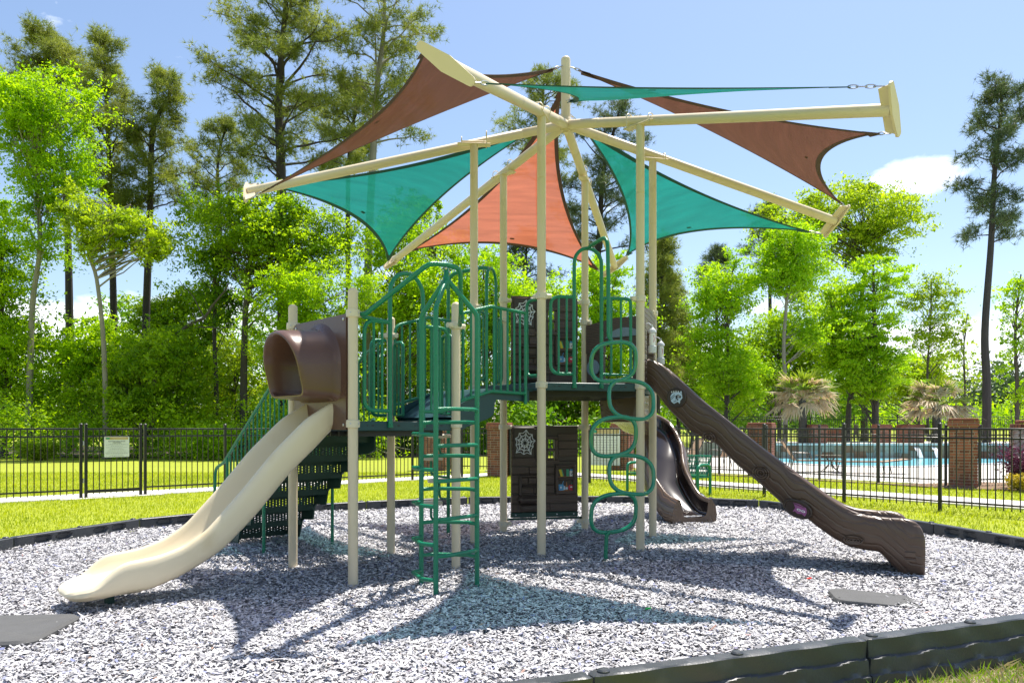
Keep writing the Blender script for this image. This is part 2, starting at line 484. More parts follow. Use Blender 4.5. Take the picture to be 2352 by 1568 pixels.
MT['fence'] = pmat('black_fence_paint', (0.012, 0.013, 0.016), 0.33, var=0.2, vscale=8)
MT['timber'] = pmat('charcoal_recycled_plastic', (0.042, 0.047, 0.054), 0.42, var=0.14, vscale=3, bump=0.12, bscale=60, dirt=((0.085, 0.085, 0.09), 4, 0.62), wear=0.1)
MT['rubber'] = pmat('grey_rubber_mat', (0.085, 0.085, 0.085), 0.8, var=0.2, vscale=8, bump=0.3, bscale=200)
MT['concrete'] = pmat('pale_concrete', (0.60, 0.57, 0.52), 0.85, var=0.08, vscale=2, bump=0.1, bscale=80)
MT['brick'] = pmat('red_brick', (0.24, 0.085, 0.050), 0.85, var=0.25, vscale=9, bump=0.4, bscale=60, island=0.38)
MT['brick_white'] = pmat('lime_washed_brick', (0.34, 0.21, 0.16), 0.85, var=0.25, vscale=7, bump=0.4, bscale=60, island=0.35, dirt=((0.62, 0.58, 0.55), 5, 0.5))
MT['mortar'] = pmat('mortar', (0.40, 0.35, 0.29), 0.9, var=0.15, vscale=10)
MT['bark'] = pmat('grey_brown_bark', (0.085, 0.072, 0.062), 0.9, var=0.35, vscale=3, bump=0.8, bscale=12, stretch=(3, 3, 0.6))
MT['pale_bark'] = pmat('pale_grey_bark', (0.26, 0.235, 0.20), 0.9, var=0.35, vscale=3, bump=0.6, bscale=10, stretch=(3, 3, 0.6))
MT['pine_bark'] = pmat('dark_pine_bark', (0.050, 0.040, 0.038), 0.9, var=0.35, vscale=3, bump=0.9, bscale=10, stretch=(3, 3, 0.7))
MT['sling'] = pmat('tan_sling_fabric', (0.46, 0.31, 0.20), 0.8, var=0.06, vscale=40)
MT['bronze'] = pmat('bronze_frame', (0.10, 0.085, 0.07), 0.4, var=0.1)
MT['straw'] = leafmat('dry_palm_frond', (0.48, 0.36, 0.22), (0.74, 0.62, 0.43), 0.35, (1.1, 1.0, 0.8), 3.0)
MT['palm'] = leafmat('green_palm_frond', (0.12, 0.20, 0.02), (0.30, 0.38, 0.05), 0.4, None, 3.0)
MT['leaf_bright'] = leafmat('bright_spring_leaves', (0.135, 0.29, 0.006), (0.42, 0.60, 0.012), 0.57)
MT['leaf_lime'] = leafmat('lime_cypress_leaves', (0.155, 0.32, 0.006), (0.40, 0.60, 0.014), 0.55)
MT['leaf_mid'] = leafmat('mid_green_leaves', (0.090, 0.215, 0.008), (0.36, 0.52, 0.016), 0.56)
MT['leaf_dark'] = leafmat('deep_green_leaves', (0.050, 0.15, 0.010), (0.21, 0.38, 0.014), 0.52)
MT['leaf_gold'] = leafmat('yellow_green_leaves', (0.15, 0.27, 0.012), (0.40, 0.52, 0.028), 0.55)
MT['needle'] = leafmat('pine_needles', (0.11, 0.165, 0.035), (0.36, 0.39, 0.075), 0.45, (1.2, 1.2, 0.7), 0.5)
MT['needle_dark'] = leafmat('dark_pine_needles', (0.055, 0.095, 0.050), (0.16, 0.19, 0.080), 0.38, (1.1, 1.2, 0.8), 0.5)
MT['purple_leaf'] = leafmat('purple_leaves', (0.035, 0.012, 0.030), (0.16, 0.05, 0.10), 0.35, (1.4, 0.8, 1.0), 4.0)
MT['yellow_leaf'] = leafmat('yellow_leaves', (0.35, 0.30, 0.02), (0.62, 0.50, 0.06), 0.4, (1.2, 1.1, 0.6), 5.0)
MT['far_leaf'] = leafmat('far_wood_leaves', (0.030, 0.075, 0.032), (0.10, 0.16, 0.055), 0.35, (1.2, 1.2, 0.8), 0.25)
# ------------------------------------------------------------------ the setting: lawn, mulch bed, paths, pool terrace
def ground(px, py, z=0.0):
    """the point of the level z that the picture shows at (px, py) of 2352 x 1568"""
    t = (EYE - z) / ((py - HOR) / F)
    return ((px - 1176.0) / F * t, t)

BED = [(-5.95, 7.0), (-5.73, 8.78), (-5.15, 10.55), (-4.05, 12.0), (-2.5, 13.1), (-0.8, 13.9), (1.0, 14.1), (2.8, 14.05),
       (4.3, 13.3), (5.1, 11.75), (5.55, 10.05), (5.88, 8.35), (6.05, 6.5)]
FR0, FDIR = Vector((0.383, 3.95, 0)), Vector((0.929, 0.37, 0)).normalized()      # front kerb line and its direction

lawn_mat, nt, N, L, P = mat_base('mown_grass')
tc = N.new('ShaderNodeTexCoord')
n1 = N.new('ShaderNodeTexNoise'); n1.inputs['Scale'].default_value = 0.55; n1.inputs['Detail'].default_value = 8; n1.inputs['Roughness'].default_value = 0.7
n2 = N.new('ShaderNodeTexNoise'); n2.inputs['Scale'].default_value = 26; n2.inputs['Detail'].default_value = 6
L.new(tc.outputs['Object'], n1.inputs['Vector']); L.new(tc.outputs['Object'], n2.inputs['Vector'])
mA = N.new('ShaderNodeMixRGB'); mA.inputs['Color1'].default_value = (0.27, 0.335, 0.012, 1); mA.inputs['Color2'].default_value = (0.40, 0.43, 0.018, 1)
L.new(n1.outputs['Fac'], mA.inputs['Fac'])
mB = N.new('ShaderNodeMixRGB'); mB.blend_type = 'MULTIPLY'; mB.inputs['Fac'].default_value = 0.7
rB = N.new('ShaderNodeValToRGB'); rB.color_ramp.elements[0].position = 0.3; rB.color_ramp.elements[0].color = (0.5, 0.55, 0.5, 1); rB.color_ramp.elements[1].position = 0.62
L.new(n2.outputs['Fac'], rB.inputs['Fac']); L.new(mA.outputs['Color'], mB.inputs['Color1']); L.new(rB.outputs['Color'], mB.inputs['Color2'])
L.new(mB.outputs['Color'], P.inputs['Base Color']); P.inputs['Roughness'].default_value = 0.9
bp = N.new('ShaderNodeBump'); bp.inputs['Strength'].default_value = 0.8; bp.inputs['Distance'].default_value = 0.05
L.new(n2.outputs['Fac'], bp.inputs['Height']); L.new(bp.outputs['Normal'], P.inputs['Normal'])

def inside(poly, x, y):
    c = False; n = len(poly)
    for i in range(n):
        (x1, y1), (x2, y2) = poly[i], poly[i - 1]
        if (y1 > y) != (y2 > y) and x < (x2 - x1) * (y - y1) / (y2 - y1) + x1: c = not c
    return c

fl = FR0 - FDIR * 9.0; fr = FR0 + FDIR * 5.75
BEDPOLY = [(-7.6, 4.6)] + BED + [(fr.x, fr.y), (fl.x, fl.y)]

def lawn_z(x, y):
    d = (x - FR0.x) * (-FDIR.y) + (y - FR0.y) * FDIR.x         # distance behind the front kerb line
    z = 0.0
    if d < 1.6: z = -0.155 * (1.0 if d < 0.45 else max(0.0, 1 - (d - 0.45) / 1.15))
    if y > 55: z += 0.018 * (y - 55) * (1.0 if y < 130 else 130.0 / y)
    return z

gx = np.concatenate([np.arange(-400, -40, 30), np.arange(-40, -12, 4), np.arange(-12, 12.01, 0.4), np.arange(14, 40, 4), np.arange(40, 401, 30)])
gy = np.concatenate([np.arange(-60, -4, 8), np.arange(-4, 16.01, 0.4), np.arange(18, 60, 3), np.arange(60, 140, 8), np.arange(140, 501, 40)])
SHR = [(x * 0.985, 0.12 + y * 0.985) for x, y in BEDPOLY]
b = MB(); rows = []
for y in gy:
    r = []
    for x in gx:
        z = lawn_z(x, y)
        if inside(SHR, x, y): z = -0.25
        r.append((x, y, z))
    rows.append(r)
lawn = b.grid(rows).build('lawn', lawn_mat, angle=180)
tag(lawn, 'bright yellow-green mown lawn around the play area', kind='structure')

bed_mat = pmat('grey_rubber_bed', (0.16, 0.16, 0.175), 0.9, var=0.5, vscale=45, bump=0.8, bscale=50)
def bed_z(x, y):
    return 0.012 * math.sin(1.3 * x + 0.4) * math.sin(1.1 * y) - 0.012
import bmesh
bm = bmesh.new()
mb = MB(); mb.prism([(x, y, -.30) for x, y in BEDPOLY], (0, 0, .288))
bed = mb.build('mulch_bed', bed_mat, smooth=False)
tag(bed, 'bed of grey shredded rubber under the play equipment', kind='structure')

# shredded rubber chips, every chip a bent sliver
def chips(n, ymin, ymax, size):
    y = np.sqrt(rng.uniform(ymin ** 2, ymax ** 2, n * 2)); x = rng.uniform(-0.74, 0.74, n * 2) * y
    ok = np.array([inside(BEDPOLY, a, c) for a, c in zip(x, y)])
    x, y = x[ok][:n], y[ok][:n]
    n = len(x)
    yaw = rng.uniform(0, 2 * np.pi, n)
    ln = size * rng.lognormal(0, 0.42, n); wd = size * 0.36 * rng.lognormal(0, 0.35, n)
    pitch = rng.normal(0, 0.20, n); roll = rng.normal(0, 0.30, n); bend = rng.normal(0, 0.30, n)
    z0 = 0.016 * np.sin(1.3 * x + 0.4) * np.sin(1.1 * y) + 0.010 * np.sin(3.1 * x + 1.2 * y) * np.sin(2.6 * y - x) + 0.006 + np.abs(rng.normal(0, 0.011, n))
    U = np.array([-1, 0, 1, 1, 0, -1.0]); W = np.array([-1, -1, -1, 1, 1, 1.0])
    jit = rng.uniform(0.55, 1.25, (n, 6))
    u = U[None] * ln[:, None] / 2 * jit; w = W[None] * wd[:, None] / 2 * rng.uniform(0.5, 1.2, (n, 6))
    h = u * np.sin(pitch)[:, None] + w * np.sin(roll)[:, None] - np.abs(U)[None] * (ln * bend * 0.35)[:, None]
    cx, sx = np.cos(yaw)[:, None], np.sin(yaw)[:, None]
    X = x[:, None] + u * cx - w * sx; Y = y[:, None] + u * sx + w * cx; Z = z0[:, None] + h + 0.006
    Z = np.maximum(Z, -0.006)
    return np.stack([X, Y, Z], -1).reshape(-1, 3), n

def raw_mesh(name, co, quads, mat, smooth=False):
    me = bpy.data.meshes.new(name)
    k = quads.shape[1]
    me.vertices.add(len(co)); me.vertices.foreach_set('co', co.astype(np.float32).ravel())
    me.loops.add(quads.size); me.loops.foreach_set('vertex_index', quads.astype(np.int32).ravel())
    me.polygons.add(len(quads)); me.polygons.foreach_set('loop_start', np.arange(0, quads.size, k, dtype=np.int32))
    me.polygons.foreach_set('loop_total', np.full(len(quads), k, dtype=np.int32))
    if smooth: me.polygons.foreach_set('use_smooth', np.ones(len(quads), dtype=bool))
    me.update(calc_edges=True)
    me.materials.append(mat)
    return me

chip_mat, nt, N, L, P = mat_base('shredded_rubber_chips')
g = N.new('ShaderNodeNewGeometry')
rp = N.new('ShaderNodeValToRGB'); rp.color_ramp.interpolation = 'LINEAR'
el = rp.color_ramp.elements
el[0].position = 0.0; el[0].color = (0.16, 0.16, 0.18, 1)
el[1].position = 0.22; el[1].color = (0.36, 0.355, 0.375, 1)
for p, c in ((0.5, (0.49, 0.48, 0.495)), (0.80, (0.58, 0.565, 0.57)), (0.955, (0.68, 0.665, 0.66)), (0.968, (0.16, 0.18, 0.34)), (0.993, (0.20, 0.22, 0.36)), (0.9955, (0.30, 0.16, 0.12)), (1.0, (0.30, 0.20, 0.14))):
    e = el.new(p); e.color = (*c, 1)
L.new(g.outputs['Random Per Island'], rp.inputs['Fac']); L.new(rp.outputs['Color'], P.inputs['Base Color'])
P.inputs['Roughness'].default_value = 0.62
parts = [chips(88000, 3.6, 6.6, 0.034), chips(84000, 6.6, 10.0, 0.036), chips(44000, 10.0, 14.4, 0.045)]
co = np.concatenate([p[0] for p in parts]); n = sum(p[1] for p in parts)
q = np.array([[0, 1, 4, 5], [1, 2, 3, 4]])[None] + 6 * np.arange(n)[:, None, None]
me = raw_mesh('rubber_mulch', co, q.reshape(-1, 4), chip_mat)
o = bpy.data.objects.new('rubber_mulch', me); COL.objects.link(o)
tag(o, 'loose grey shredded rubber chips covering the play area', kind='stuff')

def chip_scraps():
    for nm, px, py, c, lb in (('red_scrap', 1858, 1329, (0.7, 0.03, 0.02), 'tiny red plastic scrap lying on the mulch by the log slide'),
                              ('green_scrap', 1488, 1398, (0.02, 0.5, 0.08), 'tiny green plastic scrap lying in the teal shade')):
        x, y = ground(px, py, 0.03)
        m = pmat(nm, c, 0.4)
        s = MB(); s.prism([(x - .022, y - .01, .028), (x + .02, y - .014, .034), (x + .028, y + .01, .036), (x - .014, y + .014, .03)], (0, 0, .008))
        tag(s.build(nm, m, org=Vector((x, y, .03))), lb, 'scrap')
chip_scraps()

# concrete walk outside the left fence, walk outside the right fence
def strip(name, a, b, w0, w1, z, mat, label, n=1):
    a, b = Vector((*a, 0)), Vector((*b, 0)); d = (b - a).normalized(); nn = Vector((-d.y, d.x, 0))
    m = MB()
    Ln = (b - a).length; k = max(1, int(Ln / n))
    for i in range(k):
        p, q = a + d * (Ln * i / k + 0.006), a + d * (Ln * (i + 1) / k - 0.006)
        m.prism([(*(p + nn * w0).to_2d(), z - 0.12), (*(q + nn * w0).to_2d(), z - 0.12), (*(q + nn * w1).to_2d(), z - 0.12), (*(p + nn * w1).to_2d(), z - 0.12)], (0, 0, 0.12))
    o = m.build(name, mat, smooth=False)
    return tag(o, label, kind='structure')

LF0, LF1 = Vector((-9.63, 14.33, 0)), Vector((-1.2, 21.85, 0)); LD = (LF1 - LF0).normalized(); LN = Vector((-LD.y, LD.x, 0))
RF0, RF1 = Vector((7.28, 12.96, 0)), Vector((1.98, 19.44, 0)); RD = (RF1 - RF0).normalized(); RN = Vector((RD.y, -RD.x, 0))
strip('left_path', tuple((LF0 - LD * 14).to_2d()), tuple((LF1 + LD * 4).to_2d()), -0.16, 1.05, 0.012, MT['concrete'], 'pale concrete path running outside the left fence', 1.5)
strip('right_path', tuple((RF0 - RD * 14).to_2d()), tuple((RF1 + RD * 6).to_2d()), -1.2, -2.7, 0.03, MT['concrete'], 'pale concrete path running outside the right fence', 1.5)
gp = LF0 + LD * 1.9
s = MB(); s.box((gp.x, gp.y, 0.0), (1.9, 0.62, 0.03), math.atan2(LD.y, LD.x))
tag(s.build('gate_slab', MT['concrete']), 'small concrete slab under the gate', kind='structure')

# pool terrace, pool water, raised weir wall
water_mat, nt, N, L, P = mat_base('pool_water')
P.inputs['Base Color'].default_value = (0.22, 0.62, 0.74, 1); P.inputs['Roughness'].default_value = 0.15; P.inputs['Specular IOR Level'].default_value = 0.25
nz = N.new('ShaderNodeTexNoise'); nz.inputs['Scale'].default_value = 2.5; nz.inputs['Detail'].default_value = 4
bp = N.new('ShaderNodeBump'); bp.inputs['Strength'].default_value = 0.25; bp.inputs['Distance'].default_value = 0.05
L.new(nz.outputs['Fac'], bp.inputs['Height']); L.new(bp.outputs['Normal'], P.inputs['Normal'])
PF0, PF1 = Vector((3.95, 25.6, 0)), Vector((10.62, 17.95, 0)); PD = (PF1 - PF0).normalized(); PN = Vector((-PD.y, PD.x, 0))
m = MB(); m.prism([(4.3, 25.9, -.1), (10.9, 18.4, -.1), (15.5, 17.6, -.1), (40, 22, -.1), (40, 70, -.1), (4.5, 70, -.1)], (0, 0, .12))
tag(m.build('pool_deck', MT['concrete'], smooth=False), 'pale concrete pool terrace beyond the inner fence', kind='structure')
edge = smooth_path([(10.3, 32.5, 0), (10.9, 29.6, 0), (12.2, 27.6, 0), (14.5, 27.3, 0), (17.5, 29.0, 0), (22, 29.5, 0), (30, 27.5, 0), (36, 30, 0)], 6)
poly = [(p.x, p.y, 0.028) for p in edge] + [(36, 34.85, .028), (10.6, 34.85, .028)]
m = MB(); m.prism(poly, (0, 0, 0.004))
tag(m.build('pool_water', water_mat, smooth=False), 'turquoise swimming pool water', kind='structure')
m = MB()
for p, q_ in zip(edge[:-1], edge[1:]):
    d = (q_ - p).normalized(); nn = Vector((d.y, -d.x, 0))
    m.prism([(*p.to_2d(), .03), (*q_.to_2d(), .03), (*(q_ + nn * .28).to_2d(), .03), (*(p + nn * .28).to_2d(), .03)], (0, 0, 0.03))
tag(m.build('pool_coping', MT['white'], smooth=False), 'white coping round the pool', kind='structure')
# raised wall behind the pool, faced with irregular slate
weir = empty('weir_wall', (18, 35.2, 0), 'long raised pool wall faced with multicoloured slate under a pale cap', 'wall')
m = MB(); m.box((23.9, 35.25, 0.30), (27, 0.5, 0.60)); m.build('wall_core', MT['mortar'], weir, smooth=False)
m = MB(); m.box((23.9, 35.2, 0.66), (27.2, 0.8, 0.09)); m.build('cap', MT['concrete'], weir, smooth=False)
slate_mats = [pmat('slate_' + a, c, 0.7, var=0.3, vscale=4, bump=0.3, bscale=20) for a, c in
              (('grey', (0.27, 0.235, 0.185)), ('tan', (0.3, 0.2, 0.12)), ('rust', (0.28, 0.12, 0.06)), ('pale', (0.38, 0.33, 0.26)), ('green', (0.30, 0.34, 0.30)))]
x = 10.5; up = 0
while x < 33:
    w = random.uniform(0.30, 0.62)
    k = random.random()
    zc = random.uniform(0.24, 0.38)
    for lo, hi in ((0.02, zc - .008), (zc + .008, 0.60)):
        sl = random.uniform(-0.10, 0.10)
        m = MB(); m.prism([(x + .01, 34.99, lo), (x + w - .01, 34.99, lo), (x + w - .01 + sl, 34.99, hi), (x + .01 + sl, 34.99, hi)], (0, -random.uniform(.02, .045), 0))
        m.build('slate', random.choice(slate_mats), weir, smooth=False)
    x += w
for fx in (18.35, 19.15):
    rows = []
    for i in range(9):
        t = i / 8; rows.append([(fx + u * .22, 34.94 - .55 * t, .56 - .5 * t * t) for u in (0, .33, .66, 1)])
    m = MB(); m.grid(rows)
    o = m.build('waterfall', MT['white'], org=Vector((fx, 34.9, .3)))
    tag(o, 'thin sheet of falling water on the weir wall, %s of the two' % ('left' if fx < 19 else 'right'), 'waterfall', 'water spouts on the pool wall')
# raised terrace and grass bank behind the weir
m = MB(); m.prism([(10.45, 35.52, -.1), (38, 35.52, -.1), (38, 44, -.1), (10.45, 44, -.1)], (0, 0, .74))
tag(m.build('upper_terrace', MT['concrete'], smooth=False), 'raised terrace behind the pool wall', kind='structure')
soil = pmat('pine_straw', (0.20, 0.13, 0.08), 0.95, var=0.4, vscale=12, bump=0.6, bscale=40)
m = MB(); m.prism([(9.2, 18.6, -.05), (10.2, 17.3, -.05), (14.6, 15.6, -.05), (16, 17.6, -.05), (12, 19.4, -.05)], (0, 0, .085))
tag(m.build('planting_bed', soil, smooth=False), 'brown pine straw bed around the brick pillars', kind='structure')
m = MB(); m.prism([(4.0, 25.3, -.05), (10.3, 18.1, -.05), (10.1, 17.9, -.05), (3.7, 25.1, -.05)], (0, 0, .075))
tag(m.build('fence_bed', soil, smooth=False), 'strip of bare soil under the pool fence', kind='structure')

# ------------------------------------------------------------------ border timbers
def timber_mesh(Ln, name):
    """one moulded kerb length along +x, inner face at y = +0.05 with pockets, outer face at y = -0.05 with three waved ribs"""
    n = max(40, int(Ln / 0.024)); T, B = 0.145, -0.165
    pockets = []
    for c0 in (0.27, 0.73):
        c = c0 * Ln
        pockets += [(c - 0.25, c - 0.03), (c + 0.05, c + 0.25)] if c0 < .5 else [(c - 0.25, c - 0.05), (c + 0.03, c + 0.25)]
    zs_in = [0.138, 0.122, 0.108, 0.100, 0.090, 0.074, 0.058, 0.048, 0.040, 0.02, -0.02, B]
    zs_out = [B, -0.125, -0.095, -0.072, -0.066, -0.060, -0.035, 0.0, 0.020, 0.030, 0.036, 0.042, 0.07, 0.10, 0.125, 0.138]
    rows = []
    for i in range(n + 1):
        s = Ln * i / n
        e = min(s, Ln - s); sh = 0.012 * max(0, 1 - e / 0.02)
        ring = [(s, -0.040 + sh, T - sh), (s, 0.042 - sh, T - sh)]
        for z in zs_in:
            d = 0.0
            for a, c in pockets:
                t = min(max(s, a + .035), c - .035)
                r = math.hypot(s - t, z - 0.076)
                d = max(d, min(1, max(0, (0.040 - r) / 0.010)))
            ring.append((s, 0.05 - 0.042 * d - sh, z))
        for z in zs_out:
            w1 = 0.007 * math.sin(2 * math.pi * s / 0.40)
            zz = z - w1
            o = 0.0
            if zz < 0.031: o += 0.020
            if zz < -0.066: o += 0.018
            ring.append((s, -0.05 - o - 0.004 * math.sin(2 * math.pi * s / 0.40 + z * 30) + sh, z))
        rows.append(ring)
    m = MB(); m.grid(rows, closed=True)
    k = len(rows[0])
    m.f.append(tuple(range(k))); m.f.append(tuple(range(n * k, n * k + k))[::-1])
    return m.mesh(name, MT['timber'], angle=30)

def stake_cap(x, y, z=0.145):
    m = MB(); m.lathe((0, 0, 0), [(0.034, -0.004), (0.034, 0.008), (0.026, 0.016), (0.0, 0.018)], 14)
    return m
cap_me = stake_cap(0, 0).mesh('stake_cap', MT['timber'])
def timber(a, b, label):
    a, b = Vector((*a, 0)), Vector((*b, 0)); d = b - a; Ln = d.length - 0.012; d.normalize()
    ang = math.atan2(d.y, d.x)
    me = timber_mesh(Ln, 'border_timber')
    st = a + d * 0.006
    nrm = Vector((-d.y, d.x, 0))
    o = link_mesh('border_timber', me, st - nrm * 0.05, None, ang)
    tag(o, label, 'border timber', 'charcoal plastic kerbs round the rubber bed')
    for u in (0.07, Ln / 2, ):
        c = bpy.data.objects.new('stake_cap', cap_me); COL.objects.link(c); c.parent = o; c.location = (u, 0.0, 0.145)
    return o
names = ['left kerb cut off by the picture edge beside the gate lawn', 'left kerb whole length with pockets below the playground gate', 'kerb piece just left of the beige slide',
         'kerb piece behind the beige slide and green stairs', 'back kerb piece behind the ladder climber', 'back kerb piece directly behind the lower plank panel',
         'back kerb piece behind the loop climber', 'back kerb piece in front of the green bench', 'kerb piece passing behind the middle of the log slide',
         'kerb piece ending behind the log slide foot', 'right kerb piece reaching the picture edge beside the lawn']
for i in range(11):
    timber(BED[i + 1], BED[i], 'charcoal plastic ' + names[i])
j = [FR0 - FDIR * 1.835, FR0, FR0 + FDIR * 1.835, FR0 + FDIR * 3.67, FR0 + FDIR * 5.505]
fl_ = ['front kerb cut off by the bottom picture edge, only its end showing', 'whole ribbed front kerb piece in the middle of the near edge', 'ribbed front kerb piece at the lower right corner beside weeds', 'x']
for i in range(3):
    timber(j[i].to_2d(), j[i + 1].to_2d(), 'charcoal plastic ' + fl_[i])

# worn rubber mats
def wear_mat(name, c, w, d, rz, label, hide):
    o_ = Vector((*c, 0.0))
    m = MB()
    pts = fillet([(-w / 2, -d / 2, 0), (w / 2, -d / 2, 0), (w / 2, d / 2, 0), (-w / 2, d / 2, 0)], 0.13, 6, True)
    rot = Matrix.Rotation(rz, 3, 'Z')
    inner = [rot @ Vector((p.x * .96, p.y * .96, 0.052 + hide(p.x, p.y))) + o_ for p in pts]
    outer = [rot @ Vector((p.x, p.y, 0.034 + hide(p.x, p.y))) + o_ for p in pts]
    low = [rot @ Vector((p.x, p.y, -0.02)) + o_ for p in pts]
    k = len(pts)
    cen = rot @ Vector((0, 0, 0.054 + hide(0, 0))) + o_
    m.add(low + outer + inner + [cen], [(i, (i + 1) % k, k + (i + 1) % k, k + i) for i in range(k)] + [(k + i, k + (i + 1) % k, 2 * k + (i + 1) % k, 2 * k + i) for i in range(k)]
          + [(2 * k + i, 2 * k + (i + 1) % k, 3 * k) for i in range(k)])
    return tag(m.build(name, MT['rubber'], org=o_), label, 'wear mat', 'rubber mats at the slide ends')
ml = ground(-50, 1449, .03); wear_mat('wear_mat', ml, 1.05, 0.75, 0.10, 'dark rubber mat in front of the beige slide tip, chips scattered on it', lambda x, y: 0.0)
mr_ = ground(2008, 1374, .03); wear_mat('wear_mat', mr_, 0.66, 0.50, -0.22, 'grey rubber mat right of the log slide, half buried in chips', lambda x, y: -0.075 * max(0, x + 0.10))
# ------------------------------------------------------------------ play structure: posts and decks
a_ = math.radians(42.3)
E1 = Vector((math.cos(a_), math.sin(a_), 0)); E2 = Vector((-math.sin(a_), math.cos(a_), 0))
SQ = 1.1615
P1 = Vector((-1.4154, 6.7818, 0)); P2 = P1 + E1 * SQ; P3 = P2 + E2 * SQ; P4 = P1 + E2 * SQ
HC = Vector((0.6675, 9.4641, 0)); HR = 1.155; TH = math.radians(-107.32)
HX = {k: HC + Vector((math.cos(TH + i * math.pi / 3), math.sin(TH + i * math.pi / 3), 0)) * HR for i, k in enumerate('ABCFEG')}
A_, B_, C_, F_, E_, G_ = (HX[k] for k in 'ABCFEG')
ZL, ZU = 1.46, 1.90                       # the two deck levels

PS = empty('play_structure', (-0.3, 8.4, 0), 'large play structure of beige posts, green rails and three slides on the rubber bed', 'play structure')
LB = {}
def part(mb, name, m, label=None, parent=PS, org=None, smooth=True, angle=38):
    o = mb.build(name, MT[m] if isinstance(m, str) else m, parent, org, smooth, angle)
    if label: o['label'] = label
    return o

def post(p, top, collars, dome=True, r=0.0445, joint=None, label=None):
    m = MB()
    prof = [(r, -0.3), (r, top - r * .8)]
    prof += [(r * math.cos(t), top - r * .8 + r * .8 * math.sin(t)) for t in (0.35, 0.7, 1.05, 1.35)] if dome else [(r, top)]
    if joint: prof = [(r, -0.3), (r, joint - .004), (r - .004, joint - .002), (r - .004, joint + .002), (r, joint + .004)] + prof[1:]
    m.lathe((p.x, p.y, 0), prof, 22)
    o = part(m, 'post', 'post', org=Vector((p.x, p.y, 0)))
    for z, toward in collars:
        c = MB()
        c.lathe((p.x, p.y, z - .036), [(r + .002, 0), (r + .016, .004), (r + .018, .036), (r + .016, .068), (r + .002, .072)], 22)
        for t in toward:
            d = (t - p); d.z = 0; d.normalize()
            c.cyl(Vector((p.x, p.y, z)) + d * (r + .005), Vector((p.x, p.y, z)) + d * (r + .062), 0.026, 12)
            side = Vector((-d.y, d.x, 0))
            c.bbox(Vector((p.x, p.y, z)) + d * (r + .03) + side * .022, (.05, .02, .05), .005, ax=(d, side, Vector((0, 0, 1))))
        co = part(c, 'collar', 'collar', parent=o)
        view = (Vector((0, 0, 0)) - p); view.z = 0; view.normalize()
        for k in (-0.35, 0.9):
            dr = Matrix.Rotation(k, 3, 'Z') @ view
            q = Vector((p.x, p.y, z)) + dr * (r + .017)
            bm_ = MB(); bm_.lathe(q, [(0.0085, -.003), (0.0085, .003), (0.004, .005)], 8, axis=dr)
            # bolts are small; they stay geometry of the collar's part
            part(bm_, 'collar_bolt', 'steel', parent=o)
    return o
post(P1, 2.65, [(ZL - .02, []), (2.42, [P2])])
post(P2, 2.65, [(ZL - .02, []), (2.415, [P1, A_])])
post(P3, 2.63, [(ZL - .02, []), (2.415, [P4, P2])])
post(P4, 2.64, [(ZL - .02, []), (2.42, [P1])])
def arm_z(r): return 5.19 - (5.19 - 4.19) * r / 3.86
HT = arm_z(HR) - 0.075
post(A_, HT, [(1.875, []), (2.85, [B_, G_])], dome=False, r=0.048, joint=4.14)
post(B_, HT, [(1.875, []), (2.86, [A_])], dome=False, r=0.048, joint=4.05)
post(C_, HT, [(1.875, []), (2.86, [B_])], dome=False, r=0.048, joint=4.0)
post(F_, HT, [(1.875, []), (3.14, [E_]), (2.86, [C_]), (1.415, [E_]), (0.115, [E_])], dome=False, r=0.048, joint=3.95)
post(E_, HT, [(1.875, []), (3.13, [F_]), (2.86, [G_]), (1.415, [F_]), (0.107, [F_])], dome=False, r=0.048, joint=3.95)
post(G_, HT, [(1.875, []), (2.86, [A_])], dome=False, r=0.048, joint=4.05)

def slab(corners, z, th, inset):
    c = sum(corners, Vector()) / len(corners)
    m = MB(); m.prism([V2(c + (p - c) * (1 - inset), z - th) for p in corners], (0, 0, th))
    return m
def deck(corners, z, label):
    o = part(slab(corners, z, 0.02, 0.03), 'deck', 'deck', label)
    n = len(corners)
    for i in range(n):
        p, q = corners[i], corners[(i + 1) % n]
        d = (q - p); Ln = d.length; d.normalize(); nn = Vector((d.y, -d.x, 0))
        m = MB()
        m.bbox(V2((p + q) / 2, z - .04) - nn * .02, (Ln - .10, .03, .088), .006, ax=(d, nn, Vector((0, 0, 1))))
        e = part(m, 'edge_beam', 'deck', parent=o)
        h = MB()                                                     # punched slots, dark inlays standing 2 mm proud
        for u in (.13, .18, .42, .58, .80, .85):
            h.bbox(V2(p + d * (Ln * u), z - .035) - nn * .0035, (.028 if u in (.18, .42, .85) else .012, .004, .012), .002, ax=(d, nn, Vector((0, 0, 1))))
        part(h, 'slot', 'black_print', parent=o)
    ribs = MB()
    c = sum(corners, Vector()) / n
    d = (corners[1] - corners[0]).normalized(); w = Vector((-d.y, d.x, 0))
    R = min((p - c).length for p in corners) * .62
    for k in range(-3, 4):
        ribs.box(V2(c + w * (R * k / 3.2), z - .085), (R * 1.9, .025, .10), ax=(d, w, Vector((0, 0, 1))))
    for k in (-1, 0, 1):
        ribs.box(V2(c + d * (R * k * .8), z - .075), (.03, R * 1.9, .08), ax=(d, w, Vector((0, 0, 1))))
    part(ribs, 'underframe', 'black_print', parent=o)
deck([P1, P2, P3, P4], ZL, 'lower square deck')
deck([A_, B_, C_, F_, E_, G_], ZU, 'upper six-sided deck')

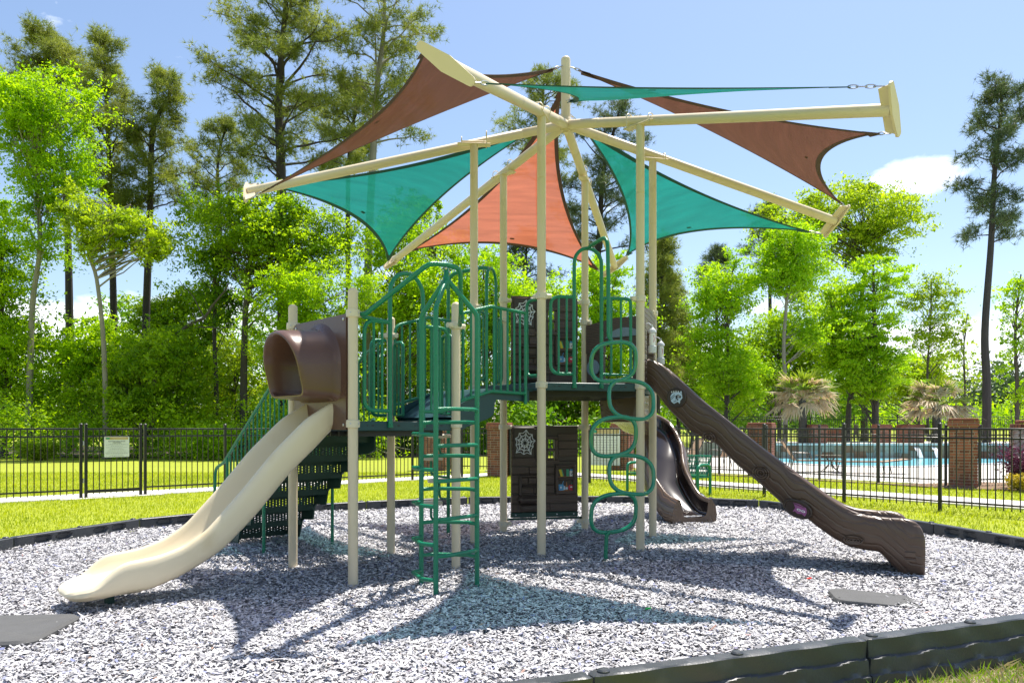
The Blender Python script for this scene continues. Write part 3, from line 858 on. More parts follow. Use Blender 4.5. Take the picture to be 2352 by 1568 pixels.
# ------------------------------------------------------------------ rails
TR, BR = 0.0185, 0.0125
def at(p, q, t, z): return Vector((p.x + (q.x - p.x) * t, p.y + (q.y - p.y) * t, z))
def rail_panel(p, q, t0, t1, z0, z1, bars, corner=None, name='rail_panel', extra=()):
    """framed barrier: outer pipe with a rounded corner and upright bars between"""
    m = MB()
    if corner == 'left': pth = fillet([at(p, q, t1, z1), at(p, q, t0, z1), at(p, q, t0, z0), at(p, q, t1, z0)], .11)
    elif corner == 'right': pth = fillet([at(p, q, t0, z1), at(p, q, t1, z1), at(p, q, t1, z0), at(p, q, t0, z0)], .11)
    else: pth = fillet([at(p, q, t0, z0), at(p, q, t0, z1), at(p, q, t1, z1), at(p, q, t1, z0)], .06) + [at(p, q, t0, z0)]
    m.tube(pth, TR, 10)
    for e in extra: m.tube(e, TR, 10)
    o = part(m, name, 'green', org=at(p, q, (t0 + t1) / 2, 0))
    for t in bars:
        part(MB().tube([at(p, q, t, z0), at(p, q, t, z1)], BR, 8), 'bar', 'green', parent=o)
    return o
def hoop(p, q, t0, t1, zb, zt, label=None):
    c = (t0 + t1) / 2; L = (q - p).length; r = (t1 - t0) * L / 2
    pts = [at(p, q, t0, zb)] + [at(p, q, c - (t1 - t0) / 2 * math.cos(k), zt - r * 1.1 + r * 1.1 * math.sin(k)) for k in np.linspace(0, math.pi, 13)] + [at(p, q, t1, zb)]
    o = part(MB().tube(pts, TR + .002, 12), 'hoop', 'green', label)
    for t in (t0, t1):
        f = MB()
        d = (q - p).normalized(); nn = Vector((d.y, -d.x, 0))
        f.tube([at(p, q, t, zb + .07) , at(p, q, t, zb - .055) + nn * .006], [TR + .002, .026], 10)
        f.lathe(at(p, q, t, zb - .03) + nn * .026, [(.013, 0), (.013, .007), (.006, .010)], 10, axis=nn)
        part(f, 'foot_bracket', 'green', parent=o)
    return o
# lower deck, side towards the ladder: P1-P2 (param from pixels)
hoop(P1, P2, 0.335, 0.655, ZL, 2.855, 'green hoop over the ladder opening')
rail_panel(P1, P2, 0.10, 0.335, 1.56, 2.375, [0.185, 0.262], 'left')
rail_panel(P1, P2, 0.655, 0.92, 1.56, 2.375, [0.74, 0.83], 'right')
part(MB().tube([at(P1, P2, .06, 2.415), at(P1, P2, .10, 2.40), at(P1, P2, .335, 2.375)], TR), 'top_rail', 'green')
# lower deck, side towards the bridge: P2-P3 narrow side screens
rail_panel(P2, P3, 0.06, 0.20, 1.54, 2.33, [0.13])
rail_panel(P2, P3, 0.80, 0.94, 1.54, 2.33, [0.87])
# lower deck, side towards the stairs
rail_panel(P3, P4, 0.06, 0.22, 1.54, 2.36, [0.14], 'right')
rail_panel(P3, P4, 0.78, 0.94, 1.54, 2.36, [0.86], 'left')
# upper deck, front side A-B
hoop(A_, B_, 0.325, 0.60, ZU, 3.40, 'tall green hoop over the loop climber opening')
rail_panel(A_, B_, 0.09, 0.325, 2.00, 2.85, [0.17, 0.25], 'left')
rail_panel(A_, B_, 0.60, 0.90, 2.00, 2.855, [0.70, 0.80])
# upper deck, side towards the bridge G-A, and G-E over the pod climber
rail_panel(G_, A_, 0.80, 0.94, 1.98, 2.82, [], 'left')
rail_panel(G_, A_, 0.06, 0.20, 1.98, 2.82, [], 'right')
hoop(G_, E_, 0.40, 0.72, ZU, 3.46, 'rear green hoop over the pod climber')
rail_panel(G_, E_, 0.08, 0.40, 2.00, 2.84, [0.18, 0.29], 'left')
rail_panel(G_, E_, 0.72, 0.93, 2.00, 2.84, [0.82], 'right')

# ------------------------------------------------------------------ bridge
def bridge_z(t, lo, hi): return lo + (hi - lo) * min(1, max(0, t / 0.42)) ** 0.9 if t < .42 else hi
BRG = empty('bridge', (P2 + A_) / 2 + Vector((0, 0, 1.6)), parent=PS)
BRG['label'] = 'sloping bridge with green rails joining the two decks'
Q2, Q3 = P2 + E2 * 0.10, P3 - E2 * 0.10
QA = A_ + (G_ - A_).normalized() * 0.10; QG = G_ + (A_ - G_).normalized() * 0.10
rows = []
for t in np.linspace(0.03, 0.97, 16):
    z = 1.49 + 0.33 * min(1, t / .45) + .03 * max(0, t - .45)
    rows.append([at(Q2, QA, t, z), at(Q3, QG, t, z), at(Q3, QG, t, z - .03), at(Q2, QA, t, z - .03)])
part(MB().grid(rows, closed=True), 'walkway', 'deck', parent=BRG)
for p, q, sgn in ((Q2, QA, 1), (Q3, QG, -1)):
    low = [(0.03, 1.36), (0.40, 1.50), (0.455, 1.53), (0.475, 1.57), (0.48, 1.66), (0.50, 1.70), (0.90, 1.69)]
    ts = np.linspace(0.03, 0.90, 22)
    d = (q - p).normalized(); nn = Vector((d.y, -d.x, 0)) * sgn
    rows = []
    for t in sorted(set(list(ts) + [x[0] for x in low])):
        zt = 1.60 + 0.20 * min(1, t / .42) if t < .42 else 1.80
        zb = np.interp(t, [x[0] for x in low], [x[1] for x in low])
        o_ = nn * .03
        rows.append([at(p, q, t, zt) + o_, at(p, q, t, zb) + o_, at(p, q, t, zb) + o_ * .2, at(p, q, t, zt) + o_ * .2])
    part(MB().grid(rows, closed=True), 'side_board', 'deck', parent=BRG)
    # rail: rises, then level, posts at the end
    off = nn * .06
    top = [at(p, q, 0.02, 2.53), at(p, q, .41, 2.665), at(p, q, .83, 2.645)]
    bot = [at(p, q, 0.02, 1.655), at(p, q, .41, 1.785), at(p, q, .83, 1.775)]
    if sgn > 0: path = fillet([bot[0] + off, bot[1] + off, bot[2] + off], .15)
    else: path = fillet([bot[0] + off, bot[1] + off, bot[2] + off], .15)
    m = MB(); m.tube(path, TR)
    m.tube(fillet([bot[0] + off, top[0] + off, top[1] + off, top[2] + off], .13), TR)
    m.tube([top[2] + off, at(p, q, .83, 1.66) + off], TR)
    part(m, 'bridge_rail', 'green', parent=BRG)
    for t in (.10, .19, .28, .365, .45, .53, .61, .69, .76):
        zb = np.interp(t, [.02, .41, .83], [1.655, 1.785, 1.775]); zt = np.interp(t, [.02, .41, .83], [2.53, 2.665, 2.645])
        part(MB().tube([at(p, q, t, zb) + off, at(p, q, t, zt) + off], BR, 8), 'bar', 'green', parent=BRG)

# ------------------------------------------------------------------ stairs down the back of the lower deck
ST = empty('stairs', (P3 + P4) / 2 + E2 * 1.0, parent=PS)
ST['label'] = 'dark green perforated steps behind the beige slide'
SC = (P3 + P4) / 2; hw = 0.38
hole_m = MT['deck_dark']
def perforated(o, u, v, nu, nv, sw, sl, th):
    """plate from o spanned by u and v with nu x nv real slots: bars left standing between the openings"""
    m = MB(); U, W = u.length, v.length; ud, vd = u.normalized(), v.normalized(); n = ud.cross(vd).normalized()
    ax = (ud, vd, n)
    c = o + u / 2 + v / 2
    # frame
    m.box(o + u / 2 + vd * .03, (U, .06, th), ax=ax); m.box(o + u / 2 + v - vd * .03, (U, .06, th), ax=ax)
    pitch = (U - .04) / nu
    for i in range(nu + 1):
        m.box(o + ud * (.02 + i * pitch) + v / 2, (pitch - sw, W - .12, th * .98), ax=ax)
    rp = (W - .12) / nv
    for i in range(nu):
        for j in range(nv + 1):
            ofs = 0.5 * rp if i % 2 else 0
            y = .06 + j * rp + ofs
            if .06 <= y <= W - .06:
                m.box(o + ud * (.02 + (i + .5) * pitch) + vd * y, (sw + .001, rp - sl, th * .96), ax=ax)
    return m
for k in range(6):
    zt = 1.25 - 0.21 * k; t0 = 0.10 + 0.325 * k
    o_ = V2(SC - E1 * hw + E2 * t0, zt)
    part(perforated(o_, E1 * (2 * hw), E2 * 0.33, 18, 4, .014, .045, .012), 'tread', 'deck_dark', parent=ST)
    part(perforated(o_ + Vector((0, 0, .004)), E1 * (2 * hw), Vector((0, 0, .205)), 18, 3, .014, .04, .012), 'riser', 'deck_dark', parent=ST)
part(perforated(V2(SC - E1 * hw + E2 * 2.05, 0.04), E1 * (2 * hw), Vector((0, 0, .18)), 18, 2, .014, .05, .012), 'riser', 'deck_dark', parent=ST)
for s in (-1, 1):
    sil = [(0.02, 1.46), (0.10, 1.46)]
    for k in range(6):
        zt = 1.25 - .21 * k; t1 = 0.10 + .325 * (k + 1)
        sil += [(t1 - .325 + .004, zt + .01), (t1, zt + .01)]
    low = []
    for k in range(6):
        zt = 1.25 - .21 * k; t1 = 0.10 + .325 * (k + 1)
        low += [(t1 - .29, zt - .13), (t1 - .05, zt - .15), (t1 - .01, zt - .18)]
    sil += [(2.05, .03), (1.80, .03)] + low[::-1][3:] + [(0.02, 1.16)]
    m = MB(); m.prism([V2(SC + E1 * (hw * s) + E2 * t, z) for t, z in sil], E1 * (.02 * s))
    part(m, 'stringer', 'deck_dark', parent=ST, smooth=False)
    rp_ = [(-.02, 2.33), (0.30, 2.22), (2.15, .98), (2.42, .90), (2.46, .48)]
    base = SC + E1 * ((hw + .045) * s)
    m = MB(); m.tube(fillet([V2(base + E2 * t, z) for t, z in rp_], .13), TR)
    m.tube([V2(base + E2 * .10, 1.50), V2(base + E2 * 2.05, .30)], TR)
    m.tube([V2(base + E2 * 2.05, 1.05), V2(base + E2 * 2.05, -.2)], TR)
    m.tube([V2(base + E2 * 1.02, .95), V2(base + E2 * 1.02, -.2)], TR)
    part(m, 'handrail', 'green', parent=ST)
    for k in range(17):
        t = .20 + k * .11
        part(MB().tube([V2(base + E2 * t, 1.50 - 1.2 * (t - .10) / 1.95), V2(base + E2 * t, 2.22 - 1.24 * (max(t, .3) - .30) / 1.85)], .009, 8), 'bar', 'green', parent=ST)
part(MB().bbox(V2(SC + E2 * 2.22, .05), (2 * hw, .22, .05), .01, ax=(E1, E2, Vector((0, 0, 1)))), 'bottom_step', 'greyblue', parent=ST)

# ------------------------------------------------------------------ hood and beige slide on the side P4-P1
def hood():
    mid = (P1 + P4) / 2; out = -E1
    root = mid + Vector((0, 0, 1.9))
    def outline(w, zb, zt, n=48, rb=.06):
        zs = zt - w / 2 * .95; pts = []
        for k in range(n):
            a = 2 * math.pi * k / n
            c, s = math.cos(a), math.sin(a)
            # superellipse below, round arch above
            if s >= 0: pts.append((c * w / 2, zs + s * (zt - zs)))
            else:
                e = 0.20
                pts.append((math.copysign(abs(c) ** e, c) * w / 2 * (1 - .03 * abs(s)), zs - (abs(s) ** e) * (zs - zb)))
        return pts
    def ring(w, zb, zt, d_top, d_bot):
        r = []
        for u, z in outline(w, zb, zt):
            f = (z - zb) / (zt - zb)
            r.append(V2(mid - E2 * u + out * (d_bot + (d_top - d_bot) * f), z))
        return r
    opening = ring(.70, 1.655, 2.31, .03, .03)
    # back board with the opening cut into it
    x0, x1, z0, z1 = -.50, .50, 1.385, 2.425
    def to_rect(u, z):
        cz = (1.655 + 2.31) / 2
        du, dz = u, z - cz
        k = min((x1 if du > 0 else -x0) / abs(du) if abs(du) > 1e-6 else 9e9, ((z1 - cz) if dz > 0 else (cz - z0)) / abs(dz) if abs(dz) > 1e-6 else 9e9)
        return du * k, cz + dz * k
    ou = outline(.70, 1.655, 2.31)
    rect = [to_rect(u, z) for u, z in ou]
    for cx, cz in ((x0, z0), (x1, z0), (x0, z1), (x1, z1)):
        k = min(range(len(rect)), key=lambda i: (rect[i][0] - cx) ** 2 + (rect[i][1] - cz) ** 2); rect[k] = (cx, cz)
    def rr(d): return [V2(mid - E2 * u + out * d, z) for u, z in rect]
    m = MB()
    m.grid([[V2(mid - E2 * u * .97 + out * -.02, 1.655 + (z - 1.655) * .98) for u, z in ou], rr(-.02), rr(.025), [p for p in opening]], closed=True)
    b_ = part(m, 'hood_board', 'brown', 'flat brown board behind the tunnel hood', org=root)
    m = MB()
    m.grid([ring(.84, 1.64, 2.385, .027, .027), ring(.775, 1.65, 2.345, .045, .045), ring(.745, 1.66, 2.32, .085, .08), ring(.715, 1.675, 2.29, .42, .30), ring(.705, 1.678, 2.282, .455, .33),
            ring(.685, 1.685, 2.27, .475, .345), ring(.655, 1.695, 2.255, .478, .347), ring(.635, 1.705, 2.24, .46, .335), ring(.62, 1.71, 2.23, .30, .22), ring(.60, 1.70, 2.23, .0, .0), ring(.62, 1.69, 2.24, -.02, -.02)], closed=True)
    part(m, 'tunnel_hood', 'brown', 'brown bread-loaf tunnel hood over the beige slide', org=root)
    for u, z in ((-.46, 1.43), (.46, 1.43), (-.46, 2.38), (.46, 2.38)):
        part(MB().lathe(V2(mid - E2 * u + out * .025, z), [(.014, 0), (.014, .006), (.006, .009)], 10, axis=out), 'board_bolt', 'steel', parent=b_)
hood()

def trough(path, rim, floor, bot, width, th=.055, heads=None, capend=True, outer_bulge=.012, flare=0.0):
    """U-shaped slide section swept along plan points: path = [(plan point, left normal)], the other lists give heights"""
    rows = []
    fl_list = flare if hasattr(flare, '__len__') else [flare] * len(path)
    for (p, n), zr, zf, zb, w, flare in zip(path, rim, floor, bot, width, fl_list):
        h = w / 2; s_ = min(1.0, w / .40); th_ = th; th = th_ * s_
        # profile from the right outside bottom up over the rim, through the channel, to the left outside bottom; offset +n is left
        pr = [(-h + .050 * s_ - flare, zb), (-h + .018 * s_ - flare, zb + min(.03, (zr - zb) * .3)), (-h - outer_bulge * .3 - flare * .9, zb + (zr - zb) * .35), (-h - outer_bulge - flare * .5, zb + (zr - zb) * .7), (-h - outer_bulge * .6, zr - min(.03, (zr - zb) * .25)), (-h + .004, zr - min(.010, (zr - zb) * .1)),
              (-h + .020 * s_, zr), (-h + .036 * s_, zr - min(.004, (zr - zf) * .05)), (-h + th - .006 * s_, zr - min(.022, (zr - zf) * .2)), (-h + th + .004 * s_, zr - min(.06, (zr - zf) * .4)), (-h + th + .02 * s_, zf + (zr - zf) * .30), (-h + th + .045 * s_, zf + min(.028, (zr - zf) * .15)), (-h + th + .09 * s_, zf + min(.006, (zr - zf) * .05))]; th = th_
        q = pr + [(0, zf)] + [(-u, z) for u, z in pr[::-1]]
        bt = [(h - .10 * s_, zb - .0), (0, zb + .004), (-h + .10 * s_, zb)]
        rows.append([V2(p + n * u, z) for u, z in q + bt])
    m = MB(); m.grid(rows, closed=True); k = len(rows[0])
    if capend:
        m.f.append(tuple(range(k))); m.f.append(tuple(range((len(rows) - 1) * k, len(rows) * k))[::-1])
    return m
def grain(o, lens, rows=None):
    """stores (length along the slide, distance round the section) for the wood-grain relief"""
    me = o.data; n = len(lens); k = len(me.vertices) // n
    v = np.empty(len(me.vertices) * 3, dtype=np.float32); me.vertices.foreach_get('co', v); v = v.reshape(n, k, 3)
    d = np.linalg.norm(np.diff(v, axis=1), axis=2); c = np.concatenate([np.zeros((n, 1)), np.cumsum(d, 1)], 1)
    g = np.stack([np.repeat(np.asarray(lens)[:, None], k, 1), c, np.zeros((n, k))], -1).astype(np.float32)
    a = me.attributes.new('grain', 'FLOAT_VECTOR', 'POINT'); a.data.foreach_set('vector', g.ravel())
def interp_s(L, pts, sm=.06):
    x = np.array([p[0] for p in pts]); y = np.array([p[1] for p in pts])
    fine = np.linspace(x[0] - .3, x[-1] + .3, 600); v = np.interp(fine, x, y)
    k = np.exp(-((fine[:, None] - np.asarray(L)[None, :]) / sm) ** 2); return (k * v[:, None]).sum(0) / k.sum(0)

Lb = np.concatenate([np.linspace(0.02, 2.04, 60), [2.08, 2.115, 2.138, 2.153, 2.16]])
rimb = interp_s(Lb, [(0.0, 1.655), (0.28, 1.49), (0.593, 1.195), (0.858, 0.89), (1.164, 0.567), (1.34, 0.46), (1.54, 0.40), (1.80, 0.375), (1.90, 0.30), (1.96, 0.235), (2.05, 0.205), (2.30, 0.19)], .045)
botb = interp_s(Lb, [(0.0, 1.40), (0.15, 1.25), (0.43, 1.0), (0.73, 0.66), (1.02, 0.39), (1.2, .29), (1.374, 0.207), (1.60, 0.135), (1.736, 0.135), (1.95, 0.112), (2.30, 0.10)], .05)
flob = np.minimum(rimb - .02, interp_s(Lb, [(0, 1.43), (.15, 1.32), (.43, 1.06), (.73, .735), (1.02, .455), (1.2, .35), (1.374, .28), (1.6, .215), (1.9, .195), (2.3, .18)], .05))
widb = np.full(len(Lb), .54); widb[Lb > 1.85] = .54 - .06 * ((Lb[Lb > 1.85] - 1.85) / .42) ** 2
widb[-5:] = [.475, .445, .40, .32, .18]
flob = np.where(Lb > 1.96, np.maximum(flob, rimb - .02 + .014 * np.clip((Lb - 1.96) / .12, 0, 1)), flob)
for arr in (rimb, flob): arr[-5:] -= np.array([.002, .008, .018, .032, .045])
botb[-5:] += np.array([0, .005, .013, .026, .040])
midb = (P1 + P4) / 2
bs = part(trough([(midb - E1 * L, -E2) for L in Lb], rimb, flob, botb, widb, th=.05), 'straight_slide', 'beige', 'beige straight slide under the brown hood', org=midb, angle=60)
lp = midb - E1 * 1.83
part(MB().lathe((lp.x, lp.y, -.2), [(.036, 0), (.036, .33)], 14), 'slide_leg', 'deck_dark', parent=bs)
part(MB().bbox((lp.x + .03, lp.y + .03, .125), (.34, .30, .035), .03, ax=(E1, E2, Vector((0, 0, 1)))), 'slide_foot_pad', 'beige', parent=bs)

# ------------------------------------------------------------------ log slide on the side B-C
LS0 = Vector((1.504, 8.785, 0)); LSd = (Vector((3.877, 7.147, 0)) - LS0).normalized(); LSn = Vector((-LSd.y, LSd.x, 0)); LSW = 0.74
Ll = np.concatenate([np.linspace(0.06, 2.84, 84), [2.86, 2.875, 2.885]])
riml = interp_s(Ll, [(0, 2.20), (0.10, 2.19), (0.241, 2.13), (0.389, 2.0), (0.721, 1.70), (1.062, 1.435), (1.387, 1.18), (1.667, 0.98), (1.897, 0.81), (2.091, 0.675), (2.243, 0.59), (2.372, 0.55), (2.55, 0.54), (2.70, 0.543), (2.78, 0.53), (2.83, .50), (2.865, 0.45), (2.885, .38), (2.9, .32)], .022)
botl = interp_s(Ll, [(0, 1.88), (0.084, 1.86), (0.167, 1.80), (0.315, 1.62), (0.58, 1.36), (0.70, 1.30), (0.86, 1.24), (1.106, 1.00), (1.302, 0.85), (1.554, 0.635), (1.64, .53), (1.718, 0.50), (1.80, .50), (1.897, 0.42), (2.072, 0.30), (2.224, 0.225), (2.372, 0.205), (2.51, 0.20), (2.57, .13), (2.624, 0.07), (2.70, -.01), (2.75, -0.06), (2.9, -.06)], .03)
flol = np.maximum(np.minimum(riml - .27, interp_s(Ll, [(0, 1.90), (.3, 1.72), (.72, 1.42), (1.39, .90), (1.9, .53), (2.1, .42), (2.3, .33), (2.55, .28), (2.9, .26)])), botl + .03)
flol = np.minimum(flol, riml - .05)
LSk = (C_ - B_).normalized()                 # the sections stay parallel to the deck side
pathl = [(LS0 + LSd * L + LSk * (LSW / 2), LSk) for L in Ll]
widl = np.full(len(Ll), LSW); widl[-3:] = [.735, .72, .70]
ls = part(trough(pathl, riml, flol, botl, widl, th=.075, outer_bulge=.022), 'log_slide', 'log_slide', 'brown log-textured slide reaching down to the right', org=LS0, angle=60)
grain(ls, Ll)
def knot(L, z, ra, rb, turns=3):
    c = LS0 + LSd * L - LSn * .022; c.z = z; out = -LSn
    tilt = -0.35
    ux = (LSd + Vector((0, 0, -.55))).normalized() if L < 2.1 else LSd
    uz = out.cross(ux).normalized(); m = MB()
    for k in range(turns):
        f = 1 - k / (turns + .4)
        m.tube([c + out * .004 + ux * (ra * f * math.cos(a)) + uz * (rb * f * math.sin(a)) for a in np.linspace(0, 2 * math.pi, 29)[:-1]], .008, 6, closed=True)
    m.lathe(c, [(.012, 0), (.010, .01), (0, .013)], 10, axis=out)
    part(m, 'knot_ring', 'log', parent=ls)
knot(1.36, 0.93, .085, .075); knot(2.26, 0.30, .085, .038); knot(.80, 1.30, .07, .05, 2)
def medallion(parent, c, out, ux, ra, rb, kind):
    uz = out.cross(ux).normalized()
    def P_(u, v, h=0): return c + ux * u + uz * v + out * h
    m = MB(); m.prism([P_(ra * math.cos(a), rb * math.sin(a)) for a in np.linspace(0, 2 * math.pi, 33)[:-1]], out * .008)
    m.tube([P_(ra * 1.12 * math.cos(a), rb * 1.12 * math.sin(a), .002) for a in np.linspace(0, 2 * math.pi, 33)[:-1]], .012, 8, closed=True)
    o = part(m, 'medallion', 'panel_dark', parent=parent)
    def blob(pts, col, h):
        q = MB(); q.prism([P_(x * ra, y * rb, h) for x, y in pts], out * .0015); return q, col
    shapes = []
    circ = lambda x, y, r, n=14: [(x + r * math.cos(a), y + r * math.sin(a)) for a in np.linspace(0, 2 * math.pi, n + 1)[:-1]]
    if kind == 'raccoon':
        shapes += [([(-.78, .1), (-.55, .5), (-.1, .62), (.35, .62), (.72, .35), (.78, -.1), (.5, -.42), (.42, -.80), (.2, -.55), (-.3, -.78), (-.66, -.5)], 'pale_print', .010)]
        shapes += [([(-.7 + i * .28, .58), (-.60 + i * .28, .88 - .04 * abs(i - 2)), (-.50 + i * .28, .60)], 'white', .010) for i in range(4)]
        shapes += [([(.45, .55), (.62, .80), (.74, .42)], 'pale_print', .0105)]
        shapes += [([(-.1, .18), (.25, .32), (.62, .12), (.55, -.12), (.2, -.05), (-.05, -.3)], 'black_print', .0125), (circ(.30, .10, .12), 'white', .0145), (circ(.32, .09, .06), 'black_print', .0165),
                   (circ(.18, -.28, .10), 'black_print', .0125), ([(-.75, .0), (-.2, .42), (-.15, .36), (-.68, -.1)], 'greyblue', .0125), ([(-.70, -.2), (-.2, .22), (-.16, .14), (-.62, -.32)], 'greyblue', .0125),
                   ([(-.4, -.5), (.0, -.35), (.05, -.45), (-.3, -.62)], 'greyblue', .0125)]
    else:
        shapes += [([(-.45, .72), (.0, .80), (.62, .62), (.78, .05), (.72, -.62), (.45, -.40), (.1, -.62), (-.15, -.38), (-.3, -.62), (-.2, .1)], 'purple_print', .010),
                   (circ(.12, .0, .17), 'white', .012), (circ(.48, .02, .17), 'white', .012), (circ(.12, 0, .08), 'purple_print', .014), (circ(.48, .02, .08), 'purple_print', .014),
                   ([(-.4, .70), (.5, .62), (.5, .54), (-.38, .58)], 'panel_dark', .012)]
    for pts, col, h in shapes:
        part(blob(pts, col, h)[0], 'print', col, parent=parent, smooth=False)
c = LS0 + LSd * .43 - LSn * .030; c.z = 1.745
medallion(ls, c, -LSn, LSd, .092, .092, 'raccoon')
c = LS0 + LSd * 1.735 - LSn * .030; c.z = .578
medallion(ls, c + Vector((0, 0, 0)), (-LSn + Vector((0, 0, -.25))).normalized(), (LSd + Vector((0, 0, -.35))).normalized(), .125, .075, 'owl')
m = MB()
fp = LS0 + LSd * 2.76 - LSn * .012; fp.z = .19
m.bbox(fp, (.09, .006, .10), .002, ax=(LSd, LSn, Vector((0, 0, 1)))); part(m, 'cast_plate', 'log', parent=ls)

# ------------------------------------------------------------------ spiral slide behind, on the side C-F
sp = smooth_path([(1.42, 10.12, 1.82), (1.62, 10.6, 1.80), (1.80, 11.25, 1.74), (1.98, 12.0, 1.62), (2.20, 12.5, 1.46), (2.42, 12.6, 1.26), (2.46, 12.25, .90), (2.42, 11.9, .58), (2.47, 11.6, .34), (2.56, 11.3, .15), (2.66, 11.08, .10)], 8)
hd = np.radians(np.interp(np.arange(len(sp)) / 8.0, range(11), [50, 64, 68, 50, 5, -50, -84, -90, -82, -72, -70]))
nrm = [Vector((-math.sin(h), math.cos(h), 0)) for h in hd]
zs = [p.z for p in sp]
tri = part(trough([(Vector((p.x, p.y, 0)), n) for p, n in zip(sp, nrm)], [z + .27 for z in zs], [z for z in zs], [max(z - np.interp(i, [0, 20, 40, 60, 90], [.34, .30, .16, .10, .10]), -.05) for i, z in enumerate(zs)], [.58] * len(sp), th=.06, outer_bulge=.02, flare=list(np.interp(range(len(zs)), [0, 22, 44, 90], [0, 0, .09, .09]))),
           'spiral_slide', 'spiral', 'dark brown curving slide behind the right posts', org=sp[0], angle=60)
sl_ = np.concatenate([[0], np.cumsum([(b - a).length for a, b in zip(sp[:-1], sp[1:])])]); grain(tri, sl_)
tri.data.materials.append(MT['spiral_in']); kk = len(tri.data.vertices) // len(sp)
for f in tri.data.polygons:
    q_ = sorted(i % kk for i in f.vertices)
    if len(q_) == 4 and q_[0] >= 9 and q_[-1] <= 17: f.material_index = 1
i_ = -12
out_ = (nrm[i_] * .62 + Vector((-.25, -.55, .45))).normalized()
c = Vector((sp[i_].x, sp[i_].y, 0)) + nrm[i_] * .345; c.z = sp[i_].z + .17
medallion(tri, c, out_, Vector((math.cos(hd[i_]), math.sin(hd[i_]), -.5)).normalized(), .085, .07, 'raccoon')
m = MB()
e = sp[-2]; n_ = nrm[-2]; f_ = Vector((math.cos(hd[-2]), math.sin(hd[-2]), 0))
for k in range(4):
    a = V2(e + n_ * (-.16 + .10 * k) - f_ * .10, e.z + .012); m.tube([a, a + n_ * .03 + f_ * (.10 if k % 2 else .14)], .005, 6)
m.tube([V2(e - n_ * .20 - f_ * .04, e.z + .012), V2(e + n_ * .20 - f_ * .02, e.z + .012)], .005, 6)
part(m, 'painted_mark', 'white', parent=tri)
# ------------------------------------------------------------------ three-pole ladder climber in front of the lower deck
LA, LBp, LC = Vector((-.81, 6.805, 0)), Vector((-.633, 6.33, 0)), Vector((-.309, 6.72, 0))
apex = Vector((-.572, 6.63, 2.70))
LD_ = empty('ladder_climber', apex * 1, parent=PS); LD_['label'] = 'three-pole green ladder with bent rungs rising to an arch'
for p in (LA, LBp, LC):
    d = (apex - p); d.z = 0
    pth = fillet([V2(p, -.2), V2(p, 2.40), V2(p, 2.40) + d * .93 + Vector((0, 0, .28))], .10)
    part(MB().tube(pth, .0215, 12), 'ladder_pole', 'green', parent=LD_)
arch = fillet([V2(at(P1, P2, .055, 0), 2.42), V2(at(P1, P2, .10, 0), 2.42) + Vector((0.02, -.05, 0)), Vector((-.70, 6.47, 2.80)), Vector((-.565, 6.60, 2.815)), Vector((-.455, 6.70, 2.80)), Vector((-.46, 6.88, 2.45)), V2(P2, 2.41) + Vector((.045, -.10, 0))], .09)
part(MB().tube(arch, .0215, 12), 'ladder_arch', 'green', parent=LD_)
m = MB(); m.lathe(apex + Vector((0, 0, -.09)), [(.026, 0), (.030, .01), (.030, .10), (.022, .12), (.020, .21)], 14)
part(m, 'ladder_hub', 'green', parent=LD_)
part(MB().lathe(apex + Vector((.0, -.028, .085)), [(.013, 0), (.013, .008), (.006, .012)], 10, axis=(0, -1, 0)), 'hub_bolt', 'steel', parent=LD_)
cen3 = (LA + LBp + LC) / 3
def rung(p, q, z, bulge, twist=0.0):
    mid = (p + q) / 2; o = mid - cen3; o.z = 0; o.normalize(); d = (q - p).normalized()
    a, b = p + d * .10 + o * bulge, q - d * .10 + o * bulge
    pth = fillet([V2(p, z), V2(a, z + .006), V2(b, z + .006), V2(q, z)], .06, 5)
    part(MB().tube(pth, .0175, 10), 'ladder_rung', 'green', parent=LD_)
for z in (1.557, 1.25, .956, .636, .33): rung(LBp, LC, z, .05)
for z in (1.447, 1.149, .855, .557, .266): rung(LA, LC, z, .05)
for z in (1.345, 1.05, .746, .427, .133): rung(LA, LBp, z, .10)

# ------------------------------------------------------------------ loop climber in front of the upper deck
ABd = (B_ - A_).normalized(); ABn = Vector((ABd.y, -ABd.x, 0))
LP = empty('loop_climber', Vector((.98, 8.05, 0)), parent=PS); LP['label'] = 'glossy green climber of stacked pipe loops on one stem'
base = Vector((1.015, 8.02, 0))
hpt = at(A_, B_, .4625, 3.395)
stem = fillet([hpt + ABn * .0, hpt + ABn * .10 + Vector((0.0, 0, .015)), V2(base - ABd * .01, 3.425), V2(base - ABd * .0, 2.9), V2(base + ABd * .0, 2.36), V2(base + ABd * .06, 2.29)], .13, 8)
part(MB().tube(stem, .021, 12), 'stem', 'green', parent=LP)
def loop(cx, zc, w, h, tilt, front):
    pts = []
    c = base + ABd * cx
    for a in np.linspace(0, 2 * math.pi, 41)[:-1]:
        s, k = math.sin(a), math.cos(a); e = .72
        u = math.copysign(abs(k) ** e, k) * w / 2; v = math.copysign(abs(s) ** e, s) * h / 2
        pts.append(V2(c + ABd * (u) - ABn * (front * math.sin(a) * .025), zc + v + tilt * u))
    part(MB().tube(pts, .0225, 12, closed=True), 'loop', 'gloss_green', parent=LP)
for i, (px, py) in enumerate(((1409.5, 831), (1450, 917), (1409.5, 1002), (1450.5, 1090), (1409.5, 1177))):
    cx = (px - (1176 + 1750 * base.x / base.y)) / 1750 * 8.05 / .94
    loop(cx, EYE - (py - HOR) / 1750 * 8.05, .50, .405, .10 if i % 2 == 0 else -.10, 1 if i % 2 else -1)
part(MB().tube(fillet([V2(base + ABd * .02, .315), V2(base + ABd * -.02, .28), V2(base + ABd * -.03, .1), V2(base + ABd * -.03, -.2)], .05), .021, 12), 'leg', 'green', parent=LP)

